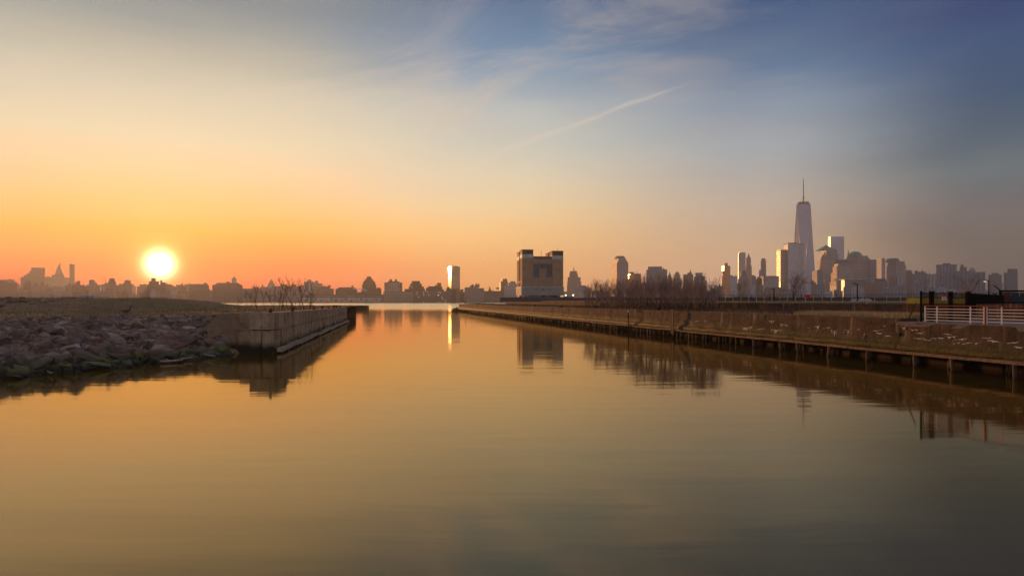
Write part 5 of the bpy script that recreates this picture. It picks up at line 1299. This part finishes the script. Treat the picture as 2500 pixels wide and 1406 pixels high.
Bd('domed_office_tower', 'large office tower with a dark green dome', 2700, 'pink_granite', [(2076, 2094, 2128, 645), (2077, 2094, 2119.5, 625)], [('dome', 2080, 2111.5, 625, 612.5, 'copper'), ('box', 2119.5, 2124, 645, 630, 'pink_granite')], r=R(0), auto=False, bands=dict(pitch=5.6, mat='band_tan', fill=.4, tiers=(0,), ylow=690))
Bd('dome_side_wing', 'plain grey shoulder block beside the domed office tower', 2680, 'stone_grey', [(2124, 2140, 634.5)], auto=False)
Bd('low_pale_roofed_block', 'wide low glassy block with a pale flat roof below the domed tower', 2380, 'glass_dark', [(2054, 2062, 2113, 683)], [('box', 2060, 2112, 683.5, 680.5, 'band_pale')], r=R(0), auto=False)
Bd('two_tone_slab', 'tall thin slab with one pale sunlit flank', 2900, 'concrete_pale', [(2142, 2152.5, 2161.5, 631.5)], [('box', 2153, 2160, 631.5, 629.8, 'concrete_pale')], r=R(0), auto=False)
Bd('octagonal_roof_tower', 'banded office tower with a dark octagonal cap and gold-lit flank', 2450, 'pink_granite', [(2164, 2188, 2212, 648), (2167, 2188, 2209, 638.5)], [('oct', 2172, 2205, 639, 630, 'roof_slate')], r=R(0), bands=dict(pitch=5.0, mat='band_tan', fill=.45, tiers=(0, 1), ylow=695), auto=False)
Bd('dark_roofed_hall', 'low hall with a dark hipped roof in front of the two-tone slab', 2300, 'stone_grey', [(2134, 2166, 687)], [('hip', 2135, 2165, 687, 680, 'roof_dark', .8)], auto=False)
Bd('teal_roofed_hall', 'small low hall with a teal roof below the octagonal-capped tower', 2250, 'stone_grey', [(2157, 2173, 706)], [('hip', 2156.5, 2173.5, 706, 702, 'copper', .8)], auto=False)
Bd('brick_apartment_slab', 'dark brick apartment slab in front of the gold-lit banded flank', 2250, 'brick_mid', [(2172, 2190, 677)])
Bd('ribbed_apartment_slab', 'pale ribbed apartment slab beside the dark brick slab', 2280, 'concrete_pale', [(2190, 2209, 676)])
Bd('brown_setback_tower', 'brown tower with a rounded roof house past the octagonal-capped tower', 2600, 'brick_mid', [(2211, 2228, 664), (2213, 2225, 660)], auto=False)
Bd('long_grey_block', 'long grey block with a small bulkhead and pointed vent', 2500, 'stone_grey', [(2226, 2266, 669), (2233, 2260, 664)], [('box', 2233, 2241, 664, 660.5, 'brick_mid'), ('spire', 2252.5, 664, 657.5, 3)], auto=False)
Bd('pink_apartment_block', 'pale pinkish apartment block with vertical stripes behind the black fence', 2200, 'concrete_pale', [(2263, 2288, 673), (2266, 2286, 671)])
Bd('square_blue_tower', 'broad square blue-grey tower with a flared cornice and roof house', 2450, 'stone_grey', [(2286, 2336, 650), (2285.5, 2336.5, 647)], [('box', 2302, 2320.5, 647, 643, 'roof_dark')], auto=False)
Bd('inner_grey_tower', 'narrow grey tower in front of the broad square blue-grey tower', 2250, 'stone_grey', [(2304, 2328, 667)])
Bd('brick_twin_tower', 'stepped dark brick tower with a tall square stack on its roof', 2500, 'brick_mid', [(2343, 2360.5, 653), (2345, 2353, 646.5)], auto=False)
Bd('sloped_roof_block', 'wide grey block with a sloping roof line below the stepped brick tower', 2300, 'stone_grey', [(2328, 2388, 667), (2334, 2378, 662.5)], auto=False)
Bd('banded_dome_tower', 'pale banded tower with a small dome behind the sloping-roofed block', 2900, 'concrete_pale', [(2364, 2383, 660)], [('dome', 2365.5, 2380, 660, 652.5, 'stone_tan')], bands=dict(pitch=4.5, mat='band_pale', fill=.4), auto=False)
Bd('round_corner_block', 'grey block with a dark rounded top storey beside the glowing street lamp', 2200, 'stone_grey', [(2384, 2406, 668)], [('hip', 2385, 2405.5, 668, 664, 'roof_slate', .92)], auto=False)
Bd('notched_slab', 'dark blue-grey slab with notched corners next to the slant-topped tower', 2100, 'glass_dark', [(2413, 2420, 2446, 671), (2421, 2424, 2439, 667)], r=R(0), auto=False)
Bd('slant_topped_tower', 'dark tower with slanted top standing last in the downtown row', 2000, 'glass_dark', [(2451, 2458, 2485, 666), (2460, 2468, 2484, 657)], r=R(0), auto=False)
# --- low anonymous rows
rr = random.Random(5)
x = -10.0
while x < 1130:
    w = rr.uniform(14, 34); yt = rr.uniform(706, 722) - (4 if 480 < x < 760 else 0); D = rr.uniform(1760, 1990)
    if not (735 < x < 925): Bd('shore_block', 'low hazy block in the far waterfront row under the sun-side skyline', D, rr.choice(['brick_mid', 'stone_tan', 'stone_tan', 'brick_dark', 'concrete_pale']), [(x, x + w, yt)] if rr.random() < .5 else [(x, x + w, yt), (x + w * .2, x + w * .6, yt - rr.uniform(2, 5))], group='low blocks along the sun-side bank')
    x += w * rr.uniform(.75, 1.0)
x = -10.0
while x < 470:
    w = rr.uniform(18, 40); yt = rr.uniform(690, 700); D = rr.uniform(2200, 2800)
    Bd('hazy_block', 'mid-height block in the hazy second row near the sun', D, rr.choice(['brick_mid', 'stone_tan']), [(x, x + w, yt + 3), (x + w * .25, x + w * .8, yt)], group='second row of blocks near the sun'); x += w * rr.uniform(.8, 1.1)
x = 1376.0
while x < 1900:
    w = rr.uniform(14, 30); yt = rr.uniform(698, 716); D = rr.uniform(2250, 2600)
    Bd('midshore_block', 'low block seen through the thicket at the foot of the towers', D, rr.choice(['brick_mid', 'stone_tan', 'concrete_pale', 'stone_grey']), [(x, x + w, yt)], group='low blocks behind the thicket'); x += w * rr.uniform(.8, 1.2)
x = 1770.0
while x < 2460:
    w = rr.uniform(14, 32); yt = rr.uniform(686, 712); D = rr.uniform(2100, 2240)
    Bd('downtown_block', 'low grey block at the foot of the downtown towers', D, rr.choice(['stone_grey', 'stone_grey', 'brick_mid', 'concrete_pale', 'glass_blue']), [(x, x + w, yt)] if rr.random() < .5 else [(x, x + w, yt), (x + w * .2, x + w * .7, yt - rr.uniform(2, 4))], group='low blocks at the foot of downtown'); x += w * rr.uniform(.85, 1.3)

# ------------------------------------------------------------------ steam plume over the far bank
def plume():
    bm = bmesh.new(); q = P(884, 708, 1745)
    for (dx, dz_, r_) in ((9, -1.5, 3.6), (5, 0, 4.6), (0, 1.0, 5.2), (-6, 2.2, 5.2), (-12, 3.5, 4.6), (-18, 3.0, 3.6), (-24, 3.8, 2.6)):
        m = Matrix.Translation((dx, 0, dz_)) @ Matrix.Diagonal((r_ * 1.25, r_, r_ * .8, 1)); bmesh.ops.create_icosphere(bm, subdivisions=2, radius=1, matrix=m)
    me = bpy.data.meshes.new('steam'); bm.to_mesh(me); bm.free()
    m = bpy.data.materials.new('steam'); m.use_nodes = True; t = NT(m.node_tree); t.n.clear()
    o_ = t.node('ShaderNodeOutputMaterial'); pv = t.node('ShaderNodeVolumePrincipled'); pv.inputs['Color'].default_value = (.95, .92, .9, 1)
    pv.inputs['Density'].default_value = .07; pv.inputs['Anisotropy'].default_value = .3
    t.l.new(pv.outputs[0], o_.inputs['Volume']); me.materials.append(m)
    o = link('steam_plume', me, None, q); tag(o, 'small white steam plume drifting beside the dark ziggurat tower', 'steam', kind='stuff')
plume()

# ------------------------------------------------------------------ morning haze
v, f = box_vf((-4700, -600, -2.6), (4700, 4300, 570))
hz = mesh('haze', v, f, None); hz['kind'] = 'stuff'; hz['label'] = 'thin morning haze over the river and the city'
m = bpy.data.materials.new('haze'); m.use_nodes = True; t = NT(m.node_tree); t.n.clear()
o_ = t.node('ShaderNodeOutputMaterial'); pv = t.node('ShaderNodeVolumePrincipled')
pv.inputs['Color'].default_value = (.88, .91, .98, 1); pv.inputs['Density'].default_value = 0.00009; pv.inputs['Anisotropy'].default_value = .5
t.l.new(pv.outputs[0], o_.inputs['Volume']); hz.data.materials.append(m)
